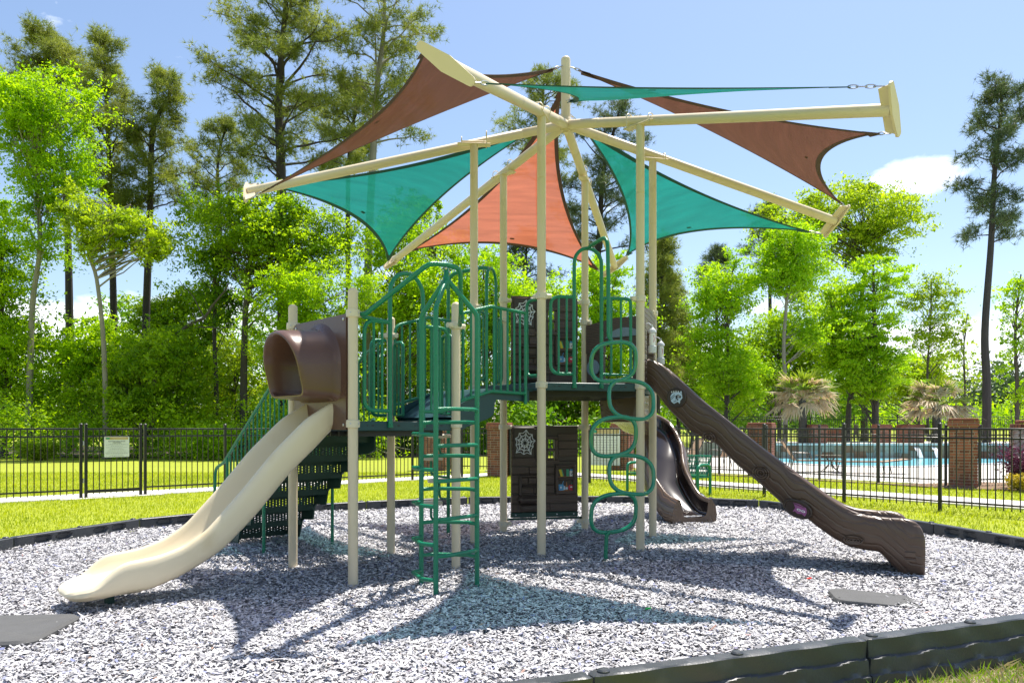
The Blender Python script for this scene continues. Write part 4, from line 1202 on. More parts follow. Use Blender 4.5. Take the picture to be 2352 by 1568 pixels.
# ------------------------------------------------------------------ pod climber behind, beside the G-E side
PDc = Vector((-.83, 9.93, 0))
PD_ = empty('pod_climber', PDc, parent=PS); PD_['label'] = 'pod climber with pale round steps on a green stem'
hp2 = at(G_, E_, .56, 3.455)
part(MB().tube(fillet([hp2, hp2 + Vector((-.12, .03, .02)), V2(PDc, 3.40), V2(PDc, -.2)], .16, 8), .024, 12), 'stem', 'green', parent=PD_)
for i, z in enumerate((1.30, 1.01, .73, .44)):
    s = -1 if i % 2 else 1
    d = Vector((-.85 * s if i % 2 == 0 else .85, -.45, 0)).normalized()
    d = Vector((-0.75 if i in (1, 3) else -0.35, -.55 if i in (1, 3) else -.9, 0)).normalized()
    c = PDc + d * .26
    part(MB().lathe(V2(c, z - .025), [(.06, 0), (.145, .006), (.152, .02), (.150, .04), (.138, .05), (0, .052)], 22), 'step_pod', 'collar', parent=PD_)
    part(MB().tube(fillet([V2(c, z - .02), V2(c, z - .22), V2(PDc, z - .25)], .09), .016, 8), 'pod_arm', 'green', parent=PD_)

# ------------------------------------------------------------------ plank panels with web, window and shelves (side E-F)
def plank_panel(z0, label):
    d = (F_ - E_).normalized(); n = Vector((d.y, -d.x, 0)); W = .94; H = 1.235
    o = E_ + d * ((F_ - E_).length - W) / 2
    R = empty('plank_panel', V2(o + d * W / 2, z0), parent=PS); R['label'] = label
    ax = (d, n, Vector((0, 0, 1)))
    def Q(u, v, h=0): return V2(o + d * u + n * h, z0 + v)
    def slab_(u0, u1, v0, v1, h0, h1, b=.006):
        m = MB(); m.bbox(Q((u0 + u1) / 2, (v0 + v1) / 2, (h0 + h1) / 2), (u1 - u0, h1 - h0, v1 - v0), b, ax=ax); return m
    wu0, wu1, wv0, wv1 = .335, .650, .72, 1.09             # window frame
    # backing board in four pieces round the window
    for u0, u1, v0, v1 in ((0, W, .055, wv0 + .03), (0, W, wv1 - .03, H), (0, wu0 + .03, wv0 + .03, wv1 - .03), (wu1 - .03, W, wv0 + .03, wv1 - .03)):
        part(slab_(u0, u1, v0, v1, -.03, 0.006, .004), 'panel_board', 'panel_dark', parent=R)
    # planks, uneven and proud of the board
    rows = [(.06, .165), (.175, .30), (.31, .43), (.44, .565), (.575, .68), (.69, .80), (.81, .915), (.925, 1.03), (1.04, 1.13), (1.14, 1.23)]
    rr = random.Random(5)
    for v0, v1 in rows:
        segs = [(.0, W)] if (v1 < wv0 or v0 > wv1) else [(.0, wu0 - .005), (wu1 + .005, W)]
        if .30 < v0 < .7: segs = [(.0, .60)]
        if v1 > .84 and v0 < 1.2: segs = [s for s in segs if s[0] > .3] + ([(.0, .03)] if True else [])
        for u0, u1 in segs:
            if u1 - u0 > .55:
                k = rr.uniform(u0 + .2, u1 - .2); ss = [(u0, k - .004), (k + .004, u1)]
            else: ss = [(u0, u1)]
            for a, b in ss:
                part(slab_(a, b, v0 + rr.uniform(0, .006), v1 - rr.uniform(0, .006), .004, .018 + rr.uniform(0, .012), .008), 'plank', 'panel', parent=R)
    # smooth corner with the spider web
    part(slab_(.03, .325, .80, 1.215, .004, .02, .01), 'web_board', 'panel_dark', parent=R)
    cu, cv = .185, 1.0
    m = MB(); ends = []
    for k in range(10):
        a = 2 * math.pi * k / 10 + .2; L = (.13 if k % 2 else .15) * (1.22 if abs(math.sin(a)) > .7 else 1)
        ends.append((a, L)); m.tube([Q(cu + .025 * math.cos(a), cv + .025 * math.sin(a), .022), Q(cu + L * math.cos(a), cv + L * math.sin(a), .022)], .0065, 5)
    for f in (.38, .68, .97):
        for k in range(10):
            (a, L), (b, M_) = ends[k], ends[(k + 1) % 10]
            p0, p1 = Vector((math.cos(a) * L * f, math.sin(a) * L * f)), Vector((math.cos(b) * M_ * f, math.sin(b) * M_ * f))
            mid = (p0 + p1) / 2 * .86
            m.tube([Q(cu + p.x, cv + p.y, .023) for p in (p0, mid, p1)], .0075 if f < .9 else .006, 5)
    part(m, 'spider_web', 'web', parent=R)
    m = MB(); m.lathe(Q(cu, cv, .026), [(.022, 0), (.02, .006), (0, .009)], 12, axis=n)
    m.lathe(Q(.355, 1.19, .026), [(.014, 0), (.012, .005), (0, .007)], 10, axis=n)
    for k in range(6):
        a = k * math.pi / 3; m.tube([Q(.355, 1.19, .03), Q(.355 + .034 * math.cos(a), 1.19 + .026 * math.sin(a), .028)], .003, 4)
    part(m, 'spider', 'black_print', parent=R)
    # window frame with bars, open between
    for u0, u1, v0, v1 in ((wu0, wu1, wv1 - .045, wv1), (wu0 - .015, wu1 + .015, wv0 - .01, wv0 + .045), (wu0, wu0 + .045, wv0 + .045, wv1 - .045), (wu1 - .045, wu1, wv0 + .045, wv1 - .045),
                           ((wu0 + wu1) / 2 - .022, (wu0 + wu1) / 2 + .022, wv0 + .045, wv1 - .045), (wu0 + .045, wu1 - .045, (wv0 + wv1) / 2 - .02, (wv0 + wv1) / 2 + .02)):
        part(slab_(u0, u1, v0, v1, -.032, .034, .008), 'window_bar', 'panel', parent=R)
    # shelf box
    su0, su1, sv0, sv1 = .615, .905, .30, .70
    part(slab_(su0, su1, sv0, sv1, .004, .012, .004), 'shelf_back', 'panel_dark', parent=R)
    for u0, u1, v0, v1 in ((su0, su1, sv1 - .035, sv1), (su0, su1, sv0, sv0 + .035), (su0, su0 + .04, sv0 + .035, sv1 - .035), (su1 - .04, su1, sv0 + .035, sv1 - .035), (su0 + .04, su1 - .04, .49, .525)):
        part(slab_(u0, u1, v0, v1, .004, .045, .008), 'shelf_frame', 'panel', parent=R)
    def pic(pts, col, h=.0145, name='print'):
        m = MB(); m.prism([Q(u, v, h) for u, v in pts], n * .0015); part(m, name, col, parent=R, smooth=False)
    bx = lambda u, v, w, h_: [(u, v), (u + w, v), (u + w, v + h_), (u, v + h_)]
    pic([(.665, .632), (.700, .636), (.728, .54), (.694, .536)], 'yellow_print', name='book_print'); pic([(.703, .636), (.714, .634), (.742, .545), (.730, .541)], 'green_print', name='book_print')
    pic(bx(.775, .538, .036, .098), 'green_print', name='book_print')
    pic(bx(.822, .538, .060, .075), 'white', name='jar_print'); pic(bx(.826, .615, .052, .022), 'blue_print', name='jar_print'); pic(bx(.84, .56, .01, .02), 'black_print', .0165); pic(bx(.858, .575, .008, .018), 'black_print', .0165)
    pic([(.667, .345), (.735, .345), (.735, .43), (.662, .43)], 'blue_print', name='mug_print'); pic([(.735, .352), (.760, .355), (.757, .405), (.738, .41)], 'pale_print', name='mug_print'); pic(bx(.688, .375, .018, .025), 'white', .0165)
    pic([(.715, .432), (.722, .432), (.738, .475), (.730, .478)], 'blue_print')
    pic([(.762, .343), (.795, .343), (.795, .40), (.785, .42), (.783, .46), (.774, .46), (.772, .42), (.762, .40)], 'orange_print', name='bottle_print'); pic(bx(.764, .36, .03, .03), 'pale_print', .0165)
    pic([(.803 + .042 + .043 * math.cos(a), .385 + .040 * math.sin(a)) for a in np.linspace(0, 2 * math.pi, 15)[:-1]], 'red_print', name='apple_print')
    pic([(.845 + .017 * math.cos(a), .392 + .010 * math.sin(a)) for a in np.linspace(0, 2 * math.pi, 11)[:-1]], 'white', .0165); pic([(.842, .425), (.849, .425), (.862, .452), (.856, .455)], 'green_print')
    pic(bx(.655, .337, .235, .008), 'orange_print', .0145, 'shelf_line'); pic(bx(.655, .53, .235, .008), 'orange_print', .0145, 'shelf_line')
    # moulded bench in the lower left
    for u0, u1, v0, v1, h in ((.10, .14, .28, .56, .06), (.345, .385, .28, .56, .06), (.10, .385, .53, .57, .065), (.14, .345, .39, .425, .05)):
        part(slab_(u0, u1, v0, v1, .006, h, .014), 'bench_relief', 'panel_dark', parent=R)
    m = MB(); m.bbox(Q(.245, .235, .06), (.33, .12, .105), .04, ax=ax); part(m, 'bench_seat', 'panel_dark', parent=R)
    m = MB(); m.bbox(Q(.245, .125, .035), (.26, .07, .10), .03, ax=ax); part(m, 'bench_base', 'panel_dark', parent=R)
    # green bottom rail with bolts
    part(slab_(-.005, W + .005, -.015, .055, -.035, .012, .008), 'bottom_rail', 'deck_dark', parent=R)
    part(MB().tube([Q(-.10, -.035, -.01), Q(W + .10, -.035, -.01)], .016, 10), 'bottom_pipe', 'deck_dark', parent=R)
    for u in (.06, .30, .64, .88):
        part(MB().lathe(Q(u, .022, .012), [(.010, 0), (.010, .004), (.004, .007)], 10, axis=n), 'rail_bolt', 'steel', parent=R)
plank_panel(0.20, 'dark plank panel with web and shelves standing near the ground')
plank_panel(1.96, 'dark plank panel with web and shelves on the upper deck')

# ------------------------------------------------------------------ shop-front panel on the side F-C, slide entry panel on B-C with lanterns
def frame_panel(p, q, z0, z1, name, label, opening, m_='panel'):
    d = (q - p).normalized(); n = Vector((d.y, -d.x, 0)); L = (q - p).length; ax = (d, n, Vector((0, 0, 1)))
    R = empty(name, V2((p + q) / 2, z0), parent=PS); R['label'] = label
    def Q(u, v, h=0): return V2(p + d * u + n * h, v)
    def sl(u0, u1, v0, v1, h0, h1, b=.01):
        m = MB(); m.bbox(Q((u0 + u1) / 2, (v0 + v1) / 2, (h0 + h1) / 2), (u1 - u0, abs(h1 - h0), v1 - v0), b, ax=ax); return m
    u0, u1, v1 = opening
    m = MB(); arc = [Q(u, v1 + .05 * math.sin(math.pi * (u - u0) / (u1 - u0)), -.045) for u in np.linspace(u0, u1, 11)]
    m.prism([Q(.06, z1 - .03, -.045), Q(.06, v1 - .1, -.045), Q(u0, v1 - .1, -.045)] + arc + [Q(u1, v1 - .1, -.045), Q(L - .06, v1 - .1, -.045), Q(L - .06, z1, -.045), Q(L * .5, z1 + .025, -.045)], n * .09)
    part(m, 'header', m_, parent=R)
    part(sl(.06, u0, z0, v1 - .1, -.045, .045, .012), 'stile', m_, parent=R)
    part(sl(u1, L - .06, z0, v1 - .1, -.045, .045, .012), 'stile', m_, parent=R)
    return R, Q, sl, d, n, L
R, Q, sl, d, n, L = frame_panel(F_, C_, 1.92, 2.84, 'shop_front', 'dark log shop-front panel with a blue pan and awning', (.34, .86, 2.52))
part(sl(.34, .86, 1.92, 2.06, -.04, .04), 'counter', 'panel', parent=R)
inn = -n if (HC - (F_ + C_) / 2).dot(n) < 0 else n
sg = 1 if inn == n else -1
m = MB(); arc = [Q(u, 2.60 + .12 * math.sin(math.pi * (u - .42) / .62) ** .7 if 0 < (u - .42) < .62 else 2.60, sg * .048) for u in np.linspace(.42, 1.04, 15)]
m.prism(arc, inn * .02); part(m, 'awning', 'greyblue', parent=R)
pc = Q(.205, 2.22, sg * .05)
part(MB().lathe(pc, [(.105, 0), (.112, .012), (.105, .026), (0, .03)], 22, axis=inn), 'pan', 'greyblue', parent=R)
part(MB().tube([pc + Vector((0, 0, .10)) + inn * .015, pc + Vector((0, 0, .26)) + inn * .012], .011, 8), 'pan_handle', 'pale_grey', parent=R)
part(MB().lathe(Q(.31, 2.03, sg * .046), [(.014, 0), (.014, .006), (.005, .01)], 10, axis=inn), 'bolt', 'steel', parent=R)
R2, Q2_, sl2, d2, n2, L2 = frame_panel(B_, C_, 1.92, 2.80, 'slide_entry', 'log-grain entry panel above the log slide with two lanterns', (.24, .92, 2.52), 'log')
out2 = n2 if (HC - (B_ + C_) / 2).dot(n2) < 0 else -n2
so = 1 if out2 == n2 else -1
for u, zt in ((.15, 2.56), (1.02, 2.50)):
    c = Q2_(u, 0, so * .115)
    z = zt - .30
    part(MB().lathe(V2(c, z), [(.046, 0), (.050, .012), (.050, .075), (.034, .085)], 16), 'lantern_base', 'pale_grey', parent=R2)
    part(MB().lathe(V2(c, z + .085), [(.034, 0), (.037, .02), (.037, .12), (.034, .14)], 16), 'lantern_glass', 'white', parent=R2)
    part(MB().lathe(V2(c, z + .225), [(.034, 0), (.050, .006), (.048, .03), (.026, .055), (.012, .07), (.010, .10)], 16), 'lantern_top', 'pale_grey', parent=R2)
    part(MB().tube([V2(c, z + .31), V2(c, z + .34) - out2 * .04, V2(c, z + .33) - out2 * .085], .009, 8), 'lantern_hook', 'pale_grey', parent=R2)
    part(MB().tube([V2(c, z + .12) + Vector((0.012, -.036, 0)), V2(c, z + .16) + Vector((.018, -.034, 0)), V2(c, z + .20) + Vector((.012, -.036, 0))], .003, 5), 'flame_print', 'red_print', parent=R2)

# ------------------------------------------------------------------ shade canopy on the six tall posts
SH = empty('shade_canopy', (HC.x, HC.y, 4.9), 'six-armed shade canopy of teal and rust sails on the beige mast', 'shade canopy')
m = MB(); r = .058
m.lathe((HC.x, HC.y, 0), [(r, 5.08), (r, 5.97)] + [(r * math.cos(t), 5.97 + r * .75 * math.sin(t)) for t in (.35, .7, 1.05, 1.35)], 22)
part(m, 'mast', 'post', parent=SH)
m = MB(); m.lathe((HC.x, HC.y, 5.06), [(.034, .0), (.034, .03), (.075, .045), (.085, .08), (.08, .15), (.06, .19)], 20)
part(m, 'hub', 'post', parent=SH)
TIPS = {'A': (-.499, 5.785, 4.163), 'B': (3.346, 6.685, 4.19), 'C': (4.416, 10.386, 4.22), 'F': (1.775, 13.162, 4.19), 'E': (-1.904, 12.342, 4.12), 'G': (-3.18, 9.153, 4.235)}
LOWP, HIGHP = {}, {}
for k in 'ABCFEG':
    T = Vector(TIPS[k]); h0 = Vector((HC.x, HC.y, 5.17)); d = (T - h0).normalized()
    a = part(MB().tube([h0 + d * .02, h0 + d * .55, h0 + d * .556, h0 + d * .56, h0 + d * .566, T - d * .01], [.056, .056, .053, .053, .056, .056], 18), 'arm', 'post', parent=SH)
    flat = Vector((d.x, d.y, 0)).normalized(); left = Vector((flat.y, -flat.x, 0))       # towards the previous arm
    up = left.cross(flat); up = up if up.z > 0 else -up
    ang = math.radians(39); ax_ = left * math.cos(ang) + Vector((0, 0, 1)) * math.sin(ang); ay = d.cross(ax_).normalized(); ax_ = ay.cross(d).normalized()
    Lp, Wm, We = .27, .066, .034
    poly = fillet([T + ax_ * Lp + ay * We, T + ay * Wm, T - ax_ * Lp + ay * We, T - ax_ * Lp - ay * We, T - ay * Wm, T + ax_ * Lp - ay * We], .03, 3, True)
    part(MB().prism(poly, d * .022), 'end_plate', 'post', parent=SH)
    part(MB().prism([T + ax_ * (Lp * .93) - ay * .006, T - ax_ * (Lp * .93) - ay * .006, T - ax_ * (Lp * .8) - ay * .006 - d * .10, T + ax_ * (Lp * .8) - ay * .006 - d * .10], ay * .012), 'plate_rib', 'post', parent=SH)
    HIGHP[k] = T + ax_ * (Lp * .88) - d * .05; LOWP[k] = T - ax_ * (Lp * .88) - d * .05
    # saddle on the post with two U-bolts
    X = HX[k]; zc = arm_z(HR); c = Vector((X.x, X.y, zc)); side = Vector((-flat.y, flat.x, 0))
    s_ = MB(); s_.bbox(V2(X, HT + .008), (.40, .11, .014), .004, ax=(flat, side, Vector((0, 0, 1))))
    s_.bbox(V2(X, HT + .03), (.30, .018, .05), .004, ax=(flat, side, Vector((0, 0, 1))))
    part(s_, 'saddle', 'post', parent=SH)
    for u in (-.15, .15):
        cc = V2(X + flat * u, zc - u * .26)
        pts = [cc + side * .062 * math.cos(t) + Vector((0, 0, .062 * math.sin(t))) for t in np.linspace(-.5, math.pi + .5, 13)]
        part(MB().tube([Vector((pts[0].x, pts[0].y, HT - .01))] + pts + [Vector((pts[-1].x, pts[-1].y, HT - .01))], .006, 6), 'u_bolt', 'collar', parent=SH)

def sail(Pm, Pq, Pr, mat, web, label, gaps=(.13, .13, .10), sag=(.075, .13), belly=.05):
    """three-cornered sail: Pm on the mast, Pq and Pr on the arm ends; every edge is a hollow curve, webbing round it, hardware at the corners"""
    g = (Pm + Pq + Pr) / 3
    cs = []
    for p, gp_ in ((Pm, gaps[0]), (Pq, gaps[1]), (Pr, gaps[2])):
        cs.append(p + (g - p).normalized() * gp_)
    M0, Q0, R0 = cs
    def edge(a, b, s):
        mid = (a + b) / 2; inw = (g - mid); inw = (inw - (b - a).normalized() * inw.dot((b - a).normalized())).normalized()
        L = (b - a).length
        return lambda t: a.lerp(b, t) + inw * (4 * s * L * t * (1 - t))
    eL, eR, eB = edge(M0, Q0, sag[0]), edge(M0, R0, sag[0]), edge(Q0, R0, sag[1])
    n1, n2 = 26, 18
    nrm_ = (Q0 - M0).cross(R0 - M0).normalized()
    if nrm_.z > 0: nrm_ = -nrm_
    def S(s, t):
        p = eL(s).lerp(eR(s), t) + (eB(t) - Q0.lerp(R0, t)) * s ** 2.2
        return p + nrm_ * (belly * 4 * s * (1 - s) * 4 * t * (1 - t))
    rows = [[S(s, t) for t in np.linspace(0, 1, n2)] for s in np.linspace(0.004, 1, n1)]
    so_ = part(MB().grid(rows), 'sail', mat, label, parent=SH, angle=180)
    wd = .060
    def ribbon(fn, inner):
        r = []
        for k in np.linspace(0, 1, 30):
            a, b = fn(k), inner(k)
            w = (b - a).normalized() if (b - a).length > 1e-5 else Vector((0, 0, 0))
            r.append([a + nrm_ * .003, a + w * wd + nrm_ * .003, a + w * wd - nrm_ * .003, a - nrm_ * .003])
        return r
    for fn, inner in ((lambda k: S(.004 + .996 * k, 0), lambda k: S(.004 + .996 * k, .12)), (lambda k: S(.004 + .996 * k, 1), lambda k: S(.004 + .996 * k, .88)), (lambda k: S(1, k), lambda k: S(.9, k))):
        part(MB().grid(ribbon(fn, inner), closed=True), 'edge_webbing', web, parent=so_)
    for p, c in ((Pm, M0), (Pq, Q0), (Pr, R0)):
        d = (p - c); L = d.length; d.normalize(); sd = d.cross(nrm_).normalized()
        # reinforced corner
        part(MB().prism([c - d * .16 + sd * .055, c + d * .02 + sd * .014, c + d * .02 - sd * .014, c - d * .16 - sd * .055], nrm_ * .006), 'corner_patch', web, parent=so_)
        ln = MB()
        k = max(2, int(L / .07))
        for i in range(k):
            q = c + d * (L * (i + .5) / k); w = sd if i % 2 else nrm_
            ln.tube([q + d * (.045 * math.cos(t)) + w * (.014 * math.sin(t)) for t in np.linspace(0, 2 * math.pi, 13)[:-1]], .0055, 6, closed=True)
        part(ln, 'shackle', 'steel', parent=so_)
    return so_, S
HI, LO = 5.87, 5.40
def mp(toward, z):
    d = Vector((toward.x - HC.x, toward.y - HC.y, 0)).normalized(); return V2(HC + d * .062, z)
order = 'ABCFEG'
LBL = {'GA': 'rust-brown sail stretched over the left front arm', 'AB': 'teal sail seen nearly edge-on across the front', 'BC': 'rust-brown sail at the upper right', 'CF': 'teal sail at the right rear',
       'FE': 'sunlit orange-rust sail at the back', 'EG': 'large teal sail at the left'}
for i, k in enumerate(order):
    nx = order[(i + 1) % 6]
    teal = i % 2 == 0
    Pq, Pr = LOWP[k], HIGHP[nx]
    mid = (Pq + Pr) / 2
    z = {0: 5.44, 1: 5.875, 2: 5.32, 3: 5.75, 4: 5.30, 5: 5.875}[i]
    so_, S = sail(mp(mid, z), Pq, Pr, 'teal_sail' if teal else ('backlit_sail' if i == 3 else 'rust_sail'), 'teal_web' if teal else 'rust_web', LBL[k + nx], gaps=(.13, .16, .28) if i == 0 else (.13, .17, .08), sag=(.07, .125) if not teal else (.075, .125))
    p = S(.93, .5); q = S(.93, .54); r_ = S(.88, .5)
    u = (q - p).normalized(); v = (r_ - p).normalized(); nn = u.cross(v).normalized()
    part(MB().prism([p - u * .035, p + u * .035, p + u * .035 + v * .035, p - u * .035 + v * .035], nn * .006), 'maker_tag', 'black_print', parent=so_)
    part(MB().prism([p + u * .005 + nn * .008 + v * .006, p + u * .033 + nn * .008 + v * .006, p + u * .033 + v * .03 + nn * .008, p + u * .005 + v * .03 + nn * .008], nn * .0015), 'maker_tag_print', 'pale_grey', parent=so_)

# ------------------------------------------------------------------ fences
def shared(name, mb, m, org=(0, 0, 0)): return mb.mesh(name, MT[m], org)
def place(me, name, loc, parent, rz=0.0): return link_mesh(name, me, loc, parent, rz)
PH = 1.40
pk_me = shared('picket', MB().bbox((0, 0, (PH + .09) / 2), (.017, .017, PH - .09), .003), 'fence')
pst = MB(); pst.bbox((0, 0, .62), (.054, .054, 1.70), .004); pst.bbox((0, 0, 1.475), (.062, .062, .022), .006); pst.bbox((0, 0, 1.49), (.045, .045, .014), .005)
post_me = shared('fence_post', pst, 'fence')
def run(root, p, d, t0, t1, pitch=.113, skip=None, z=0.0, pick=True, rails=(.165, 1.235, 1.385)):
    ang = math.atan2(d.y, d.x)
    for h in rails:
        m = MB(); m.bbox(V2(p + d * ((t0 + t1) / 2), z + h), (t1 - t0, .028, .032), .004, ang)
        m.build('rail', MT['fence'], root)
    if pick:
        n = max(1, round((t1 - t0) / pitch))
        for i in range(1, n):
            place(pk_me, 'picket', V2(p + d * (t0 + (t1 - t0) * i / n), z - .02), root, ang)
def fence(label, p, d, posts, skip_between=(), z=0.0, group='black metal fences'):
    root = empty('metal_fence', V2(p + d * posts[0], z), label, 'fence')
    ang = math.atan2(d.y, d.x)
    for t in posts: place(post_me, 'post', V2(p + d * t, z), root, ang)
    for a, b in zip(posts[:-1], posts[1:]):
        run(root, p, d, a + .027, b - .027, z=z)
    return root
tg0 = 1.415; tg1 = 2.50
fence('black picket fence left of the playground gate', LF0, LD, [tg0 - .06 - 1.83 * k for k in range(2, -1, -1)])
Lend = (LF1 - LF0).length
fence('black picket fence from the gate to the brick pillar', LF0, LD, [tg1 + .06 + (Lend - tg1 - .36) * k / 5 for k in range(6)])
gt = empty('gate', LF0 + LD * tg0, 'black picket gate with a white rules sign, between two posts', 'gate')
gang = math.atan2(LD.y, LD.x)
for t in (tg0 + .03, tg1 - .03): place(post_me, 'gate_stile', LF0 + LD * t, gt, gang)
m = MB(); m.bbox(V2(LF0 + LD * ((tg0 + tg1) / 2), .13), (tg1 - tg0 - .11, .04, .06), .004, gang); m.build('bottom_rail', MT['fence'], gt)
run(gt, LF0, LD, tg0 + .057, tg1 - .057, rails=(1.235, 1.385))
m = MB()
for h in (.35, 1.1): m.bbox(V2(LF0 + LD * (tg0 - .015), h), (.03, .05, .09), .004, gang)
m.build('hinge', MT['steel'], gt)

def text_mesh(name, body, size, mat, origin, right, up, n, align='CENTER', bold=0.0, parent=None, width=None):
    cu = bpy.data.curves.new(name, 'FONT'); cu.body = body; cu.size = size; cu.align_x = align; cu.align_y = 'CENTER'; cu.offset = bold; cu.resolution_u = 2; cu.extrude = 0.0008
    to = bpy.data.objects.new('tmp_text', cu); COL.objects.link(to)
    dg = bpy.context.evaluated_depsgraph_get(); me = bpy.data.meshes.new_from_object(to.evaluated_get(dg)); bpy.data.objects.remove(to); bpy.data.curves.remove(cu)
    w = max((v.co.x for v in me.vertices), default=1) - min((v.co.x for v in me.vertices), default=0)
    sx = width / w if width and w > 0 else 1.0
    m_ = Matrix((right, up, n)).transposed()
    off = origin - (WORLD[parent.name] if parent else origin)
    for v in me.vertices: v.co = m_ @ Vector((v.co.x * sx, v.co.y, v.co.z)) + off
    me.name = name; me.materials.clear(); me.materials.append(mat)
    return link_mesh(name, me, WORLD[parent.name] if parent else origin, parent)

def rules_sign(name, c, right, n, W, H, label, head, lines, band='gold'):
    up = Vector((0, 0, 1)); ax = (right, n, up)
    R = empty(name, c - up * H / 2, label, 'sign')
    m = MB()
    poly = fillet([c - right * W / 2 - up * H / 2, c + right * W / 2 - up * H / 2, c + right * W / 2 + up * H / 2, c - right * W / 2 + up * H / 2], .02, 4, True)
    m.prism([p - n * .004 for p in poly], n * .006); m.build('board', MT['sign_white'], R)
    b = MB(); b.box(c + up * (H * .415) + n * .004, (W * .90, .002, H * .125), ax=ax); b.build('title_band', MT['gold'], R, smooth=False)
    e = MB(); e.prism([c - right * (W * .36) + up * (H * .41) + n * .006 + right * (.09 * W * math.cos(a)) + up * (.042 * H * math.sin(a)) for a in np.linspace(0, 6.283, 17)[:-1]], n * .002)
    e.build('tree_logo', MT['green_print'], R)
    for i, w in enumerate((.52, .62)):                                 # the two worn lines of the title band
        s = MB(); s.box(c + right * (W * .10) + up * (H * (.435 - .04 * i)) + n * .006, (W * w, .0015, H * .018), ax=ax); s.build('worn_title_line', MT['pale_gold'], R, smooth=False)
    for body, v, size, wd in head:
        text_mesh('lettering', body, size, MT['sign_grey'], c + up * (H * v) + n * .0035, right, up, n, parent=R, bold=.0006, width=wd * W)
    for v, w in lines:
        s = MB(); rr = random.Random(int(v * 999)); x = -w / 2
        while x < w / 2:
            q = rr.uniform(.03, .09); q = min(q, w / 2 - x)
            s.box(c + right * (W * (x + q / 2)) + up * (H * v) + n * .0035, (W * q * .92, .001, H * .011), ax=ax); x += q + .012
        s.build('small_print', MT['sign_grey'], R, smooth=False)
    for u, v in ((-.42, -.47), (.40, -.46), (-.42, .48), (.40, .48)):
        s = MB(); s.lathe(c + right * (W * u) + up * (H * v) + n * .003, [(.006, 0), (.005, .003), (0, .004)], 8, axis=n); s.build('screw', MT['steel'], R)
    return R
MT['sign_white'] = pmat('sign_white', (0.74, 0.76, 0.74), 0.35, var=0.05, vscale=5)
MT['gold'] = pmat('gold_print', (0.48, 0.34, 0.12), 0.5); MT['pale_gold'] = pmat('pale_gold_print', (0.66, 0.56, 0.34), 0.5); MT['sign_grey'] = pmat('grey_print', (0.22, 0.23, 0.23), 0.5)
sn = -LN
rules_sign('rules_sign', LF0 + LD * 2.005 + Vector((0, 0, 1.02)) + sn * .035, LD, sn, .47, .42, 'white playground rules sign with a gold title band on the gate', [('PLAYGROUND RULES', .265, .040, .68), ('CAUTION', .195, .038, .34)],
           [(.14, .66), (.10, .88), (.035, .48), (-.03, .84), (-.085, .42), (-.12, .60), (-.185, .68), (-.24, .80), (-.30, .90), (-.335, .86), (-.40, .52), (-.45, .60)])

Rend = (RF1 - RF0).length
fence('black picket fence along the right lawn behind the log slide', RF0, RD, [-3.36 - 1.68, -3.36, -1.68, 0, 1.68, 3.36, 5.04, 6.72, 8.37, 10.0, 11.6])
XE = RF0 + RD * 11.6; XP = Vector((-.06, 22.3, 0))
xd = (XP - XE).normalized()
fence('short black fence between the back corner and the brick pillar', XE, xd, [0.10, (XP - XE).length - .3])
fence('inner black fence between the pool terrace and the path', PF0, PD, [.35 + (PD.dot(PF1 - PF0) - .72) * k / 6 for k in range(7)])
BFd = Vector((1, .0, 0))
pk_me2 = pk_me
fence('far black fence on the raised pool terrace', Vector((11.5, 41.5, 0)), Vector((1, 0.02, 0)).normalized(), [0, 2.4, 4.8, 7.2, 9.6, 12.0, 14.4, 16.8], z=0.64)
fence('black fence stub right of the near brick pillar', Vector((11.2, 18.3, 0)), Vector((.93, .36, 0)).normalized(), [0.05, 1.75])
hp = Vector((-3.2, 25.5, 0))
fence('dark fence outside the play area beside the shaded pillar', hp, Vector((1, -.35, 0)).normalized(), [.1, 1.6, 3.1])
